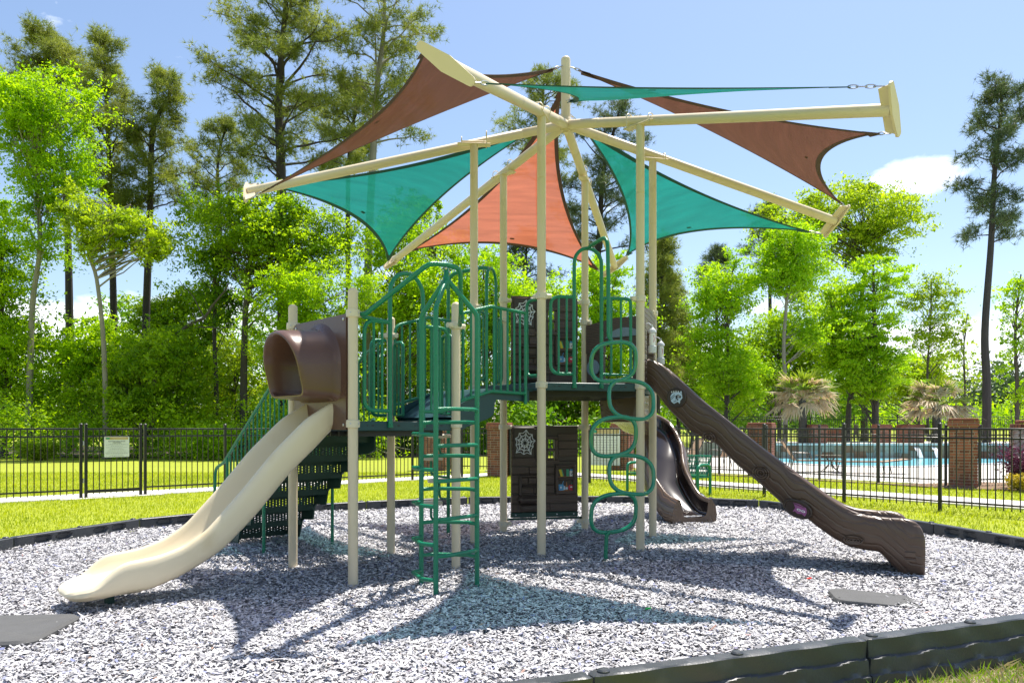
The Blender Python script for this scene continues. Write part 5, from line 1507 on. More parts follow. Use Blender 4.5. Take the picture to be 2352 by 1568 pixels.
# ------------------------------------------------------------------ brick pillars and wall
BW, BH, BD, JT = 0.194, 0.058, 0.092, 0.011
def brick_mesh(l, w=BD, h=BH): return MB().bbox((0, 0, 0), (l, w, h), .004).mesh('brick', MT['brick'])
_bm = {}
def bmesh_for(l, w=BD, h=BH, mt='brick'):
    k = (round(l, 3), round(w, 3), round(h, 3), mt)
    if k not in _bm:
        _bm[k] = MB().bbox((0, 0, 0), (l, w, h), .004).mesh('brick', MT[mt])
    return _bm[k]
def pillar(x, y, rz, W, H, label, mt='brick', joined=False, z=0.0, D=None):
    """square pier laid brick by brick round a mortar core, corbelled cap on top"""
    D = D or W
    R = empty('brick_pillar', (x, y, z), label, 'brick pillar')
    m = MB(); m.box((x, y, z + H / 2 - .1), (W - .016, D - .016, H + .1), rz); m.build('mortar_core', MT['mortar'], R, smooth=False)
    rot = Matrix.Rotation(rz, 3, 'Z'); c0 = Vector((x, y, 0)); rr = random.Random(int(x * 100))
    st = MB()
    def lay(u, v, zz, l, w, ang):
        p = c0 + rot @ Vector((u, v, 0)); p.z = zz
        j = rr.uniform(-.002, .004)
        if joined: st.bbox(p, (l, w, BH), .004, rz + ang)
        else: link_mesh('brick', bmesh_for(l, w, BH, mt), p, R, rz + ang)
    def course(zz, w_, d_, k):
        # pinwheel: each side starts at one corner and stops short of the next
        for s in range(4):
            a = s * math.pi / 2
            Ls, Os = (w_, d_) if s % 2 == 0 else (d_, w_)
            run_ = Ls - BD - JT; start = -Ls / 2 + (0 if k % 2 else BD + JT)
            q = run_; first = BW if (k // 2) % 2 else BW * .5
            pos = start; ls = []
            while q > .02:
                l = min(first if not ls else BW, q)
                if q - l < .05 and q - l > 0: l = q
                ls.append(l); q -= l + JT
            for l in ls:
                u, v = pos + l / 2, -Os / 2 + BD / 2
                lay(u * math.cos(a) - v * math.sin(a), u * math.sin(a) + v * math.cos(a), zz, l, BD, a)
                pos += l + JT
    n = int((H - .15) / (BH + JT))
    for k in range(n): course(z + BH / 2 + k * (BH + JT), W, D, k)
    top = z + n * (BH + JT)
    for i, g in enumerate((.07, .07, .03)):
        if i < 2: course(top + BH / 2 + i * (BH + JT), W + g, D + g, i)
    m = MB(); m.box((x, y, top + BH), (W + .04, D + .04, BH * 2 + .012), rz); m.build('cap_core', MT['mortar'], R, smooth=False)
    m = MB(); m.bbox((x, y, top + 2 * (BH + JT) + .02), (W + .03, D + .03, .05), .008, rz); m.build('cap_slab', MT['brick'], R)
    if joined:
        o = st.build('bricks', MT[mt], R); o['kind'] = 'stuff'
    return R
pillar(-.36, 22.2, math.radians(-12), .60, 1.56, 'sunlit brick pillar between the ladder and the plank panels')
pillar(10.66, 18.0, math.radians(-30), .58, 1.62, 'near brick pillar standing at the right end of the pool')
pillar(3.75, 25.9, math.radians(-25), .62, 1.56, 'brick pillar behind the loop climber, beside a sign')
pillar(7.40, 22.6, math.radians(-28), .66, 1.58, 'brick pillar rising behind the log slide, dry fronds over it')
pillar(-2.55, 25.6, math.radians(-10), .85, 1.62, 'shaded brick pillar seen through the ladder climber', joined=True)
pillar(14.6, 36.6, 0.1, .75, .95, 'small brick pillar under the left palm', joined=True, z=.64)
pillar(18.2, 37.5, 0.1, .62, .95, 'small brick pillar at the left edge of the right palm', joined=True, z=.64)
pillar(19.45, 37.2, 0.1, .85, .95, 'wide brick pillar behind the right palm', joined=True, z=.64)
# lime-washed brick wall at the right edge
def white_wall():
    R = empty('brick_wall', (13.4, 18.8, 0), 'lime-washed brick wall at the right picture edge above purple shrubs', 'wall')
    a, b = Vector((12.20, 18.6, 0)), Vector((15.6, 17.4, 0)); d = (b - a).normalized(); n = Vector((d.y, -d.x, 0)); L = (b - a).length; rz = math.atan2(d.y, d.x)
    m = MB(); m.box(V2((a + b) / 2, .72), (L - .01, .34, 1.50), rz); m.build('mortar_core', MT['mortar'], R, smooth=False)
    for k in range(20):
        u = -(BW / 2 if k % 2 else 0)
        while u < L - .02:
            u0, u1 = max(u, 0), min(u + BW, L)
            if u1 - u0 > .05:
                link_mesh('brick', bmesh_for(u1 - u0, BD, BH, 'brick_white'), V2(a + d * ((u0 + u1) / 2) + n * (.17 - BD / 2 + .012), .02 + BH / 2 + k * (BH + JT)), R, rz)
            u += BW + JT
    for e, s in ((a, -1),):
        for k in range(20):
            link_mesh('brick', bmesh_for(.30 if k % 2 else .26, BD, BH, 'brick_white'), V2(e + d * (BD / 2 - .012), .02 + BH / 2 + k * (BH + JT)), R, rz + math.pi / 2)
    u = 0.0
    while u < L:
        link_mesh('brick', bmesh_for(.066, .40, .10, 'brick'), V2(a + d * (u + .033), 1.40 + .055), R, rz); u += .077
    m = MB(); m.bbox(V2(a + d * (L / 2 + .06), 1.555), (L - .1, .30, .075), .01, rz); m.build('cap_slab', MT['brick'], R)
white_wall()

# pool rules board on the pillar beside the gate of the pool
pr = Vector((3.14, 25.6, 0)); prd = Vector((.92, -.25, 0)).normalized(); prn = Vector((prd.y, -prd.x, 0))
rules_sign('pool_sign', pr + Vector((0, 0, .78)), prd, prn, 1.02, 1.25, 'large pale pool rules board with a gold band behind the loop climber', [('COMMUNITY POOL RULES', .30, .075, .80)],
           [(.25, .62), (.18, .8), (.12, .7), (.05, .8), (-.02, .76), (-.09, .8), (-.16, .7), (-.23, .78), (-.30, .7), (-.37, .78)])

# ------------------------------------------------------------------ green bench by the right fence
def bench():
    a, b = Vector((2.74, 17.0, 0)), Vector((3.98, 15.72, 0)); d = (b - a).normalized(); n = Vector((d.y, -d.x, 0)); n = -n if n.y > 0 else n    # n: towards the play area
    n = Vector((-d.y, d.x, 0)); n = n if n.y < 0 else -n
    L = (b - a).length; ax = (d, n, Vector((0, 0, 1)))
    R = empty('bench', V2((a + b) / 2, 0), 'dark green perforated metal bench on the lawn by the right fence', 'bench')
    def Q(u, v, z): return V2(a + d * u + n * v, z)
    prof = [(.26, .40), (.25, .435), (.20, .445), (.05, .425), (-.10, .42), (-.16, .44), (-.20, .50), (-.235, .60), (-.265, .72), (-.285, .80), (-.31, .835), (-.345, .83), (-.355, .80)]
    P = smooth_path([Vector((v, z, 0)) for v, z in prof], 3)
    k = int((L - .10) / .036)
    for nm, i0, i1 in (('seat', 0, 16), ('backrest', 15, len(P) - 1)):
        m = MB()
        for i in range(k + 1):                       # lengths of strap
            u = .05 + (L - .10) * i / k
            m.grid([[Q(u - .009, p.x, p.y), Q(u + .009, p.x, p.y), Q(u + .009, p.x, p.y - .008), Q(u - .009, p.x, p.y - .008)] for p in P[i0:i1 + 1]], closed=True)
        for i in range(i0, i1 + 1, 2):               # cross bands
            p, q = P[i], P[min(i + 1, len(P) - 1)]
            m.grid([[Q(.04, p.x, p.y + .001), Q(L - .04, p.x, p.y + .001)], [Q(.04, (p.x + q.x) / 2, (p.y + q.y) / 2 + .001), Q(L - .04, (p.x + q.x) / 2, (p.y + q.y) / 2 + .001)]])
        m.build(nm, MT['green'], R, smooth=False)
    for u in (0.0, L):
        m = MB(); m.tube(fillet([Q(u, .27, -.1), Q(u, .27, .64), Q(u, -.20, .64), Q(u, -.20, -.1)], .13, 6), .032, 12); m.build('arm_leg', MT['green'], R)
        m = MB(); m.tube([Q(u, .26, .39), Q(u, -.2, .39)], .018, 8); m.tube([Q(abs(u - .06), -.18, .40), Q(abs(u - .06), -.32, .82)], .018, 8); m.build('bracket', MT['green'], R)
    m = MB(); m.tube([Q(0, .2, .39), Q(L, .2, .39)], .018, 8); m.tube([Q(0, -.12, .39), Q(L, -.12, .39)], .018, 8); m.build('seat_rail', MT['green'], R)
bench()

# ------------------------------------------------------------------ poolside furniture
def lounger(x, y, rz, back, label):
    R = empty('sun_lounger', (x, y, .02), label, 'sun lounger', 'tan sling loungers on the pool terrace')
    rot = Matrix.Rotation(rz, 3, 'Z'); o = Vector((x, y, .02))
    def Q(u, v, z): return o + rot @ Vector((u, v, z))
    bx, bz = -.35 - .75 * math.cos(back), .36 + .75 * math.sin(back)
    for nm, p, q in (('seat_sling', (1.0, .36), (-.35, .36)), ('back_sling', (-.35, .36), (bx, bz))):
        m = MB(); m.grid([[Q(p[0], -.28, p[1]), Q(p[0], .28, p[1])], [Q((p[0] + q[0]) / 2, -.28, (p[1] + q[1]) / 2 - .02), Q((p[0] + q[0]) / 2, .28, (p[1] + q[1]) / 2 - .02)], [Q(q[0], -.28, q[1]), Q(q[0], .28, q[1])]])
        lo = [(p[0], p[1]), (q[0], q[1])]
        m2 = MB(); m2.prism([Q(p[0], -.28, p[1]), Q(p[0], .28, p[1]), Q(q[0], .28, q[1]), Q(q[0], -.28, q[1])], Vector((0, 0, -.008))); m2.build(nm, MT['sling'], R, smooth=False)
    for s in (-.30, .30):
        m = MB(); m.tube([Q(1.02, s, .36), Q(-.35, s, .36), Q(bx, s, bz)], .018, 8); m.build('side_frame', MT['bronze'], R)
        for u in (.80, -.45):
            m = MB(); m.tube([Q(u, s, .36), Q(u + (.08 if u > 0 else -.08), s, .0)], .016, 8); m.build('leg', MT['bronze'], R)
        if back > .3:
            m = MB(); m.tube(fillet([Q(-.45, s, .36), Q(-.42, s, .60), Q(.05, s, .60), Q(.12, s, .36)], .1), .016, 8); m.build('arm', MT['bronze'], R)
    m = MB(); m.tube([Q(1.02, -.30, .36), Q(1.02, .30, .36)], .018, 8); m.tube([Q(bx, -.30, bz), Q(bx, .30, bz)], .018, 8); m.build('end_bar', MT['bronze'], R)
    return R
lounger(9.35, 24.2, math.radians(-10), 1.0, 'tan sling lounger with raised back left of the small round table')
lounger(10.95, 23.3, math.radians(172), .12, 'flat tan lounger seen end-on right of the small round table')
lounger(6.35, 28.2, math.radians(200), 1.05, 'tan lounger with raised back behind the green bench')
lounger(7.25, 27.3, math.radians(188), 1.15, 'tan lounger with upright back under the middle of the log slide')
def round_table(x, y, z0, label, r=.46):
    R = empty('round_table', (x, y, z0), label, 'table')
    m = MB(); m.lathe((x, y, z0 + .50), [(r - .02, 0), (r, .006), (r, .022), (0, .024)], 28); m.build('table_top', MT['bronze'], R)
    for k in range(4):
        a = k * math.pi / 2 + .5; c, s = math.cos(a), math.sin(a)
        m = MB(); m.tube(smooth_path([(x + .20 * c, y + .20 * s, z0 + .50), (x + .06 * c, y + .06 * s, z0 + .28), (x + .15 * c, y + .15 * s, z0 + .14), (x + .34 * c, y + .34 * s, z0)], 5), .014, 8); m.build('leg', MT['bronze'], R)
round_table(10.15, 24.3, .02, 'small round bronze table between two loungers by the pool')
def dining(x, y, label, glab):
    z0 = .64
    R = empty('patio_table', (x, y, z0), label, 'table', 'dark patio tables behind the pool wall')
    m = MB(); m.bbox((x, y, z0 + .72), (1.5, .9, .035), .01); m.build('table_top', MT['bronze'], R)
    for i in (-1, 1):
        for j in (-1, 1):
            m = MB(); m.tube([(x + .62 * i, y + .35 * j, z0 + .70), (x + .70 * i, y + .40 * j, z0)], .02, 8); m.build('leg', MT['bronze'], R)
    for k, (dx, fl_) in enumerate(((-1.05, 1), (1.05, -1))):
        C = empty('patio_chair', (x + dx, y - .1, z0), '%s, %s' % (glab, 'on its left side' if k == 0 else 'on its right side'), 'chair', 'dark patio chairs behind the pool wall')
        m = MB(); m.bbox((x + dx, y - .1, z0 + .43), (.48, .48, .03), .01); m.build('seat', MT['bronze'], C)
        m = MB(); m.bbox((x + dx - .25 * fl_, y - .1, z0 + .70), (.03, .46, .48), .01); m.build('backrest', MT['bronze'], C)
        for i in (-1, 1):
            for j in (-1, 1):
                m = MB(); m.tube([(x + dx + .2 * i, y - .1 + .2 * j, z0 + .42), (x + dx + .26 * i, y - .1 + .24 * j, z0)], .014, 6); m.build('leg', MT['bronze'], C)
dining(15.9, 38.2, 'dark patio table on the raised terrace between the two palms', 'dark patio chair at the table between the palms')
dining(21.6, 37.4, 'dark patio table on the raised terrace right of the second palm', 'dark patio chair at the table right of the second palm')
dining(12.5, 38.5, 'dark patio table on the raised terrace left of the first palm', 'dark patio chair at the table left of the first palm')
m = MB(); m.bbox((16.95, 40.0, .64 + .34), (.62, .62, .60), .02); m.bbox((16.95, 40.0, .64 + .66), (.72, .72, .07), .015)
o = m.build('brick_planter', MT['brick'], org=Vector((16.95, 40, .64))); tag(o, 'small orange brick plinth on the far terrace', 'plinth')

# ------------------------------------------------------------------ plants: leaves as real faces
def leaf_quads(cent, size, aspect=0.45, up_bias=0.5, droop=0.0, r=rng, dirs=None):
    n = len(cent)
    if dirs is None:
        d = r.normal(size=(n, 3)); d[:, 2] -= droop
    else: d = dirs + r.normal(size=(n, 3)) * .35
    d /= np.linalg.norm(d, axis=1)[:, None] + 1e-9
    u = r.normal(size=(n, 3)); u[:, 2] += up_bias * 2
    s = np.cross(d, u); s /= np.linalg.norm(s, axis=1)[:, None] + 1e-9
    L = (size * r.lognormal(0, .28, n))[:, None]
    w = L * aspect
    base = cent - d * L * .5
    v = np.stack([base, base + d * L * .45 + s * w * .5, base + d * L, base + d * L * .45 - s * w * .5], 1)
    return v.reshape(-1, 3)
def quads_obj(name, v, mat, parent, org):
    n = len(v) // 4
    me = raw_mesh(name, v - np.array(org), np.arange(4 * n).reshape(n, 4), mat)
    return link_mesh(name, me, org, parent)
def tris_obj(name, v, mat, parent, org):
    n = len(v) // 3
    me = raw_mesh(name, v - np.array(org), np.arange(3 * n).reshape(n, 3), mat)
    return link_mesh(name, me, org, parent)
def limb(mb, a, b, ra, rb, r, bow=.12, seg=6, n=7):
    a, b = Vector(a), Vector(b); L = (b - a).length
    o = Vector((r.normal(), r.normal(), abs(r.normal()))) * (bow * L)
    pts = [a.lerp(b, t) + o * (4 * t * (1 - t) * .5) + Vector((r.normal(), r.normal(), r.normal())) * (.015 * L * (0 < t < 1)) for t in np.linspace(0, 1, n)]
    mb.tube(pts, [ra + (rb - ra) * t for t in np.linspace(0, 1, n)], seg)
    return pts
def PX(px, py, Y): return Vector(((px - 1176.0) / F * Y, Y, EYE - (py - HOR) / F * Y))

def crown_clusters(ell, n, r):
    """cluster centres filling a list of ellipsoids (centre, half-sizes), biased to the outside"""
    out = []
    vol = np.array([e[1][0] * e[1][1] * e[1][2] for e in ell]) ** .7; vol /= vol.sum()
    for (c, h), k in zip(ell, np.maximum(1, np.round(vol * n)).astype(int)):
        d = r.normal(size=(k, 3)); d /= np.linalg.norm(d, axis=1)[:, None]
        rad = r.uniform(.35, 1.0, k) ** .6
        out.append(np.array(c) + d * rad[:, None] * np.array(h))
    return np.concatenate(out)

def broad(label, base, trunk, ell, seed, mat='leaf_mid', bark='bark', nleaf=12000, ncl=60, size=.15, cl=.75, r0=.14, cat='tree', name='broadleaf_tree', flat=.62, group=None, droop=.1, aspect=.5, limbs=True):
    r = np.random.default_rng(seed)
    R = empty(name, base, label, cat, group)
    C = crown_clusters(ell, ncl, r)
    tb = MB(); T = [Vector(p) for p in trunk]
    tp = smooth_path(T, 5)
    rad = [r0 * (1 - .8 * i / (len(tp) - 1)) + .012 for i in range(len(tp))]
    rad[0] *= 1.35
    tb.tube(tp, rad, 9)
    if limbs:
        for c in C:
            c = Vector(c)
            below = [i for i in range(len(tp)) if tp[i].z < c.z - .25 * abs((c - tp[i]).to_2d().length)] or [0]
            i = below[-1]
            if i == len(tp) - 1: i -= 1
            i = max(0, i - int(r.integers(0, 3)))
            Ld = (c - tp[i]).length
            limb(tb, tp[i], c, min(rad[i] * .55, .012 + .010 * Ld), .007, r, .10, 5, 6)
    tb.build('trunk', MT[bark], R)
    k = max(4, nleaf // len(C))
    cs = cl * r.lognormal(0, .3, len(C))
    sub = r.normal(size=(len(C), 7, 3)) * (cs * .66)[:, None, None] * np.array([1, 1, flat])
    pts = []
    for s in range(7):
        p = r.normal(size=(len(C), k // 7 + 1, 3)) * (cs * .27)[:, None, None] * np.array([1, 1, flat])
        pts.append((C + sub[:, s])[:, None] + p)
    pts = np.concatenate(pts, 1).reshape(-1, 3)
    pts = pts[pts[:, 2] > base[2] + .1]
    v = leaf_quads(pts, size, aspect, .8, droop, r)
    quads_obj('crown', v, MT[mat], R, Vector(base))
    return R

def pine(label, base, trunk, seed, z0, rmax, mat='needle', bark='pine_bark', ntuft=900, r0=.22, nbr=34, tl=.40, top=1.0, shape=None, group=None, blades=11, bare=.15, fork=None):
    """tall pine: bare stem, crooked limbs in the upper part, tufts of long needles along the twigs"""
    r = np.random.default_rng(seed)
    R = empty('pine_tree', base, label, 'tree', group)
    tp = smooth_path([Vector(p) for p in trunk], 8); n = len(tp); zt = tp[-1].z
    rad = [r0 * (1 - .82 * (i / (n - 1)) ** 1.1) + .02 for i in range(n)]; rad[0] *= 1.2
    tb = MB(); tb.tube(tp, rad, 9)
    zs = np.array([p.z for p in tp])
    tw = []
    for b in range(nbr):
        f = (b + r.uniform(0, 1)) / nbr
        z = z0 + (zt - z0) * f
        i = int(np.argmin(abs(zs - z))); p = tp[i]
        wid = shape(f) if shape else (math.sin(math.pi * min(1, .22 + .78 * f)) ** .7) * (1 - .25 * f) + .15
        L = rmax * wid * r.uniform(.55, 1.1)
        az = b * 2.4 + r.uniform(-.5, .5); el = r.uniform(.0, .55) + .35 * f
        q = p + Vector((math.cos(az) * math.cos(el), math.sin(az) * math.cos(el), math.sin(el))) * L
        pts = limb(tb, p, q, min(rad[i] * .5, .018 + .016 * L), .010, r, .16, 5, 8)
        m_ = max(2, int(L * 2.6))
        for _ in range(m_):
            t = r.uniform(bare + .2, 1.0) ** .7; s = pts[min(7, int(t * 7))]
            e = s + Vector((r.normal(), r.normal(), abs(r.normal()) * .7 + .1)) * (.22 + .20 * L * (1 - .4 * t)) * .8
            tb.tube([s, s.lerp(e, .5) + Vector((0, 0, -.03)), e], [.010, .008, .005], 4)
            tw.append((s, e))
        tw.append((pts[-2], pts[-1]))
    for _ in range(6):
        e = tp[-1] + Vector((r.normal() * .25, r.normal() * .25, r.uniform(0, .5))); tb.tube([tp[-2], e], [.012, .006], 4); tw.append((tp[-2], e))
    tb.build('trunk', MT[bark], R)
    cen, dr = [], []
    per = max(1, ntuft // len(tw))
    for s, e in tw:
        for _ in range(per):
            t = r.uniform(.35, 1.05); cen.append(s.lerp(e, t) + Vector(r.normal(size=3)) * .20); dr.append((e - s).normalized() + Vector((0, 0, .35)))
    cen = np.array([tuple(c) for c in cen]); dr = np.array([tuple(d.normalized()) for d in dr]); N_ = len(cen)
    d = dr[:, None] * .55 + r.normal(size=(N_, blades, 3)) * .62; d /= np.linalg.norm(d, axis=2)[:, :, None]
    d[:, :, 2] -= .10
    s = np.cross(d, r.normal(size=(N_, blades, 3))); s /= np.linalg.norm(s, axis=2)[:, :, None]
    L = tl * r.uniform(.6, 1.15, (N_, blades, 1)); w = .0135
    c = cen[:, None]
    v = np.stack([c - s * w, c + s * w, c + d * L], 2).reshape(-1, 3)
    tris_obj('crown', v, MT[mat], R, Vector(base))
    return R
# ------------------------------------------------------------------ trees (pixel extents at each tree's own distance)
def ell(px0, py0, px1, py1, Y, depth=None):
    a, b = PX(px0, py1, Y), PX(px1, py0, Y)
    w, h = abs(b.x - a.x) / 2, abs(b.z - a.z) / 2
    return (tuple((a + b) / 2), (w, depth or w * .85, h))
def tb_(px, Y, *pts):
    """trunk: base on the ground at px, then (px, py) points"""
    return [PX(px, HOR, Y) * 1 + Vector((0, 0, -1.45))] + [PX(x, y, Y) for x, y in pts]

def gz(Y): return lawn_z(0, Y)
def base(px, Y):
    p = PX(px, HOR, Y); return Vector((p.x, p.y, lawn_z(p.x, p.y) - .05))

# --- pines, left to right
def P_(label, px, Y, pts, z0py, rpx, seed, **k):
    b = base(px, Y); tr = [b] + [PX(x, y, Y) for x, y in pts]
    return pine(label, b, tr, seed, PX(0, z0py, Y).z, rpx / F * Y, **k)
GP = 'tall pines at the edge of the wood'
P_('dark tall pine with a bare stem, crown cut by bright leaves', 163, 47, [(160, 740), (153, 480), (130, 260), (100, 90)], 270, 108, 11, nbr=34, ntuft=3380, group=GP, r0=.26)
P_('straight slim pine with an open crown, above the gate sign', 264, 43, [(262, 760), (255, 480), (246, 260), (238, 92)], 560, 88, 12, nbr=44, ntuft=3510, group=GP, r0=.21)
P_('leaning pine with a bent top beside the slim pine', 334, 43, [(336, 740), (345, 480), (352, 300), (390, 215), (362, 178)], 500, 95, 13, nbr=36, ntuft=2990, group=GP, r0=.22)
P_('biggest pine at top left with a wide rounded crown', 655, 42, [(650, 700), (645, 380), (640, 230), (650, 80), (665, -70)], 420, 175, 14, nbr=56, ntuft=6760, group=GP, r0=.34, tl=.36)
P_('grey-barked pine leaning left of the rust sail', 838, 44, [(846, 600), (858, 330), (868, 180), (882, 60), (880, -90)], 330, 135, 15, nbr=40, ntuft=3380, group=GP, r0=.25, bark='pale_bark')
P_('short pine between the big pine and the left sail tip', 470, 50, [(480, 760), (505, 540), (500, 380), (520, 285)], 560, 95, 16, nbr=30, ntuft=2340, group=GP, r0=.17)
P_('pine whose crown shows above the left teal sail', 800, 52, [(800, 700), (800, 400), (815, 260), (825, 205)], 420, 110, 17, nbr=34, ntuft=2860, group=GP, r0=.2)
P_('distant pine whose top shows between the sails at the mast', 1240, 58, [(1245, 700), (1235, 420), (1245, 260), (1250, 175)], 420, 110, 18, nbr=36, ntuft=3120, group=GP, r0=.24)
P_('leaning pine with a dark stem behind the right teal sail', 1355, 56, [(1362, 800), (1378, 520), (1385, 400), (1410, 300), (1425, 245)], 600, 120, 19, nbr=40, ntuft=3640, group=GP, mat='needle_dark', r0=.26)
P_('pine behind the orange sail with a bluish crown', 1205, 54, [(1210, 800), (1208, 640), (1210, 540)], 720, 75, 20, nbr=22, ntuft=1950, group=GP, mat='needle_dark', r0=.18)
P_('feathery young pine just right of the tall posts', 1512, 46, [(1512, 860), (1516, 720), (1524, 560)], 860, 62, 21, nbr=40, ntuft=3380, group=GP, r0=.12, tl=.42)
P_('second feathery young pine right of the tall posts', 1560, 50, [(1555, 860), (1548, 740), (1540, 640)], 880, 52, 22, nbr=34, ntuft=2470, group=GP, r0=.12, tl=.40)
P_('small pine top behind the bright cypress', 1650, 58, [(1648, 800), (1645, 680), (1650, 580)], 720, 45, 23, nbr=22, ntuft=1690, group=GP, mat='needle_dark', r0=.15, tl=.42)
P_('lone tall pine with a dark stem at the right side', 2266, 41, [(2266, 880), (2262, 760), (2276, 560), (2284, 400), (2296, 290), (2300, 222)], 560, 100, 24, nbr=26, ntuft=2470, mat='needle_dark', r0=.22, group=GP, shape=lambda f: (.75 if f < .25 else .28 if f < .35 else .75) * (1 - .3 * f) + .22)
P_('dark pine crown behind the upper right oak', 1770, 62, [(1770, 800), (1768, 620), (1772, 470)], 640, 60, 25, nbr=24, ntuft=1950, mat='needle_dark', r0=.2, group=GP)

# --- broadleaf and cypress trees
def T_(label, px, Y, pts, ells, seed, **k):
    b = base(px, Y); return broad(label, b, [b] + [PX(x, y, Y) for x, y in pts], [ell(*e, Y) for e in ells], seed, **k)
T_('bright feathery tree with a pale ivy-clad stem at the far left', 66, 37, [(68, 900), (75, 700), (92, 560), (84, 400), (100, 170)], [(20, 150, 205, 330), (-10, 200, 130, 420), (70, 320, 215, 470), (40, 430, 130, 640), (-40, 170, 60, 330)], 31, mat='leaf_lime', bark='pale_bark', nleaf=42000, ncl=150, cl=.60, size=.14, r0=.17, name='feathery_tree')
T_('yellow-green oak with a forked curving stem near the gate', 243, 35, [(242, 900), (236, 760), (222, 640), (205, 570), (250, 500), (300, 470)], [(160, 460, 300, 600), (250, 490, 400, 600), (140, 400, 200, 540), (330, 560, 360, 620)], 32, mat='leaf_gold', bark='pale_bark', nleaf=14000, ncl=80, cl=.48, size=.17, r0=.12, aspect=.38)
T_('large dense tree with deep green crown under the left sail tip', 560, 38, [(560, 860), (565, 700), (580, 540), (590, 450)], [(415, 430, 640, 640), (540, 450, 760, 680), (620, 480, 800, 640)], 33, mat='leaf_mid', nleaf=38000, ncl=130, cl=.75, size=.15, r0=.2)
T_('mid-green tree leaning over behind the hood', 700, 36, [(700, 880), (690, 760), (685, 640)], [(560, 580, 760, 860), (640, 560, 860, 800), (620, 700, 800, 940)], 34, mat='leaf_bright', nleaf=30000, ncl=110, cl=.6, size=.17, r0=.1, aspect=.32)
T_('bright tree behind the ladder arch', 920, 40, [(915, 880), (910, 700), (915, 580)], [(820, 480, 1010, 760), (860, 600, 1060, 880)], 35, mat='leaf_bright', nleaf=26000, ncl=90, cl=.7, size=.16, r0=.14)
T_('dark green tree between the two decks', 1010, 44, [(1005, 880), (1000, 700), (1000, 560)], [(900, 430, 1120, 720), (960, 600, 1180, 900)], 36, mat='leaf_mid', nleaf=24000, ncl=90, cl=.75, size=.16, r0=.16)
T_('lime tree behind the rear hoop', 1115, 42, [(1115, 860), (1112, 720), (1110, 610)], [(1050, 565, 1200, 740), (1080, 680, 1220, 880)], 37, mat='leaf_lime', nleaf=20000, ncl=70, cl=.65, size=.16, r0=.12)
T_('yellow-green tree behind the upper plank panel', 1250, 46, [(1250, 880), (1250, 760), (1255, 650)], [(1180, 640, 1340, 800), (1190, 740, 1350, 900)], 38, mat='leaf_bright', nleaf=20000, ncl=70, cl=.7, size=.17, r0=.13)
T_('lime tree behind the tall front hoop', 1400, 44, [(1400, 880), (1398, 760), (1395, 640)], [(1305, 580, 1470, 760), (1330, 700, 1480, 900)], 39, mat='leaf_lime', nleaf=24000, ncl=80, cl=.65, size=.16, r0=.13)
T_('slender bright cypress left of the first palm', 1668, 42, [(1668, 900), (1672, 780), (1668, 680), (1690, 600)], [(1610, 575, 1740, 720), (1565, 660, 1700, 800), (1590, 770, 1720, 900), (1680, 800, 1775, 930), (1620, 860, 1700, 960)], 40, mat='leaf_lime', bark='bark', nleaf=34000, ncl=120, cl=.62, size=.14, r0=.11, name='cypress_tree', flat=.55)
T_('bright tree with a pale forked trunk above the first palm', 1802, 41, [(1804, 900), (1800, 800), (1806, 700), (1812, 600), (1830, 540)], [(1745, 505, 1900, 660), (1790, 560, 1880, 700), (1830, 720, 1900, 800), (1730, 600, 1800, 680)], 41, mat='leaf_lime', bark='pale_bark', nleaf=26000, ncl=90, cl=.6, size=.14, r0=.13, name='cypress_tree')
T_('mid-green tree behind the pale trunk', 1790, 50, [(1790, 880), (1788, 760)], [(1700, 700, 1880, 940), (1780, 640, 1960, 900), (1650, 760, 1760, 960)], 42, mat='leaf_mid', nleaf=30000, ncl=100, cl=.85, size=.19, r0=.14)
T_('broad oak with a yellow-green crown towering at the right', 1985, 60, [(1985, 860), (1980, 680), (1990, 600), (1985, 520)], [(1850, 425, 2080, 560), (1740, 455, 1900, 560), (2020, 450, 2130, 560), (1900, 520, 2040, 610)], 43, mat='leaf_gold', nleaf=30000, ncl=110, cl=1.0, size=.22, r0=.26, flat=.5, bark='bark')
T_('layered green cypress with a stout straight trunk by the lawn', 2009, 44, [(2011, 900), (2010, 800), (2008, 700), (2005, 590)], [(1960, 585, 2080, 720), (1890, 700, 2060, 830), (1900, 800, 2110, 900), (1930, 860, 2040, 930)], 44, mat='leaf_lime', nleaf=40000, ncl=150, cl=.62, size=.15, r0=.20, name='cypress_tree', flat=.32)
T_('leaning darker trunk with loose leaves left of the stout cypress', 1945, 45, [(1950, 930), (1958, 880), (1925, 800), (1910, 700)], [(1880, 700, 1990, 860), (1870, 640, 1960, 760)], 45, mat='leaf_bright', nleaf=14000, ncl=60, cl=.6, size=.15, r0=.17, bark='bark')
T_('thin airy tree with yellow-green leaves right of the oak', 2132, 58, [(2130, 860), (2136, 760), (2140, 640)], [(2080, 620, 2210, 760), (2090, 740, 2200, 860)], 46, mat='leaf_gold', nleaf=7000, ncl=60, cl=.6, size=.2, r0=.10)
T_('nearly bare sapling left of the lone pine', 2216, 56, [(2216, 880), (2214, 800), (2222, 720)], [(2180, 720, 2250, 860), (2170, 850, 2250, 900)], 47, mat='leaf_gold', nleaf=900, ncl=40, cl=.4, size=.2, r0=.07)
T_('sparse tree at the right picture edge', 2336, 52, [(2336, 880), (2332, 760), (2345, 630)], [(2290, 630, 2400, 780), (2295, 760, 2400, 930)], 48, mat='leaf_bright', nleaf=7000, ncl=60, cl=.55, size=.18, r0=.15)
T_('low yellow-green tree behind the second palm', 2110, 64, [(2110, 920), (2110, 850)], [(2040, 820, 2190, 930), (1960, 840, 2060, 930)], 49, mat='leaf_gold', nleaf=16000, ncl=60, cl=.9, size=.22, r0=.12)
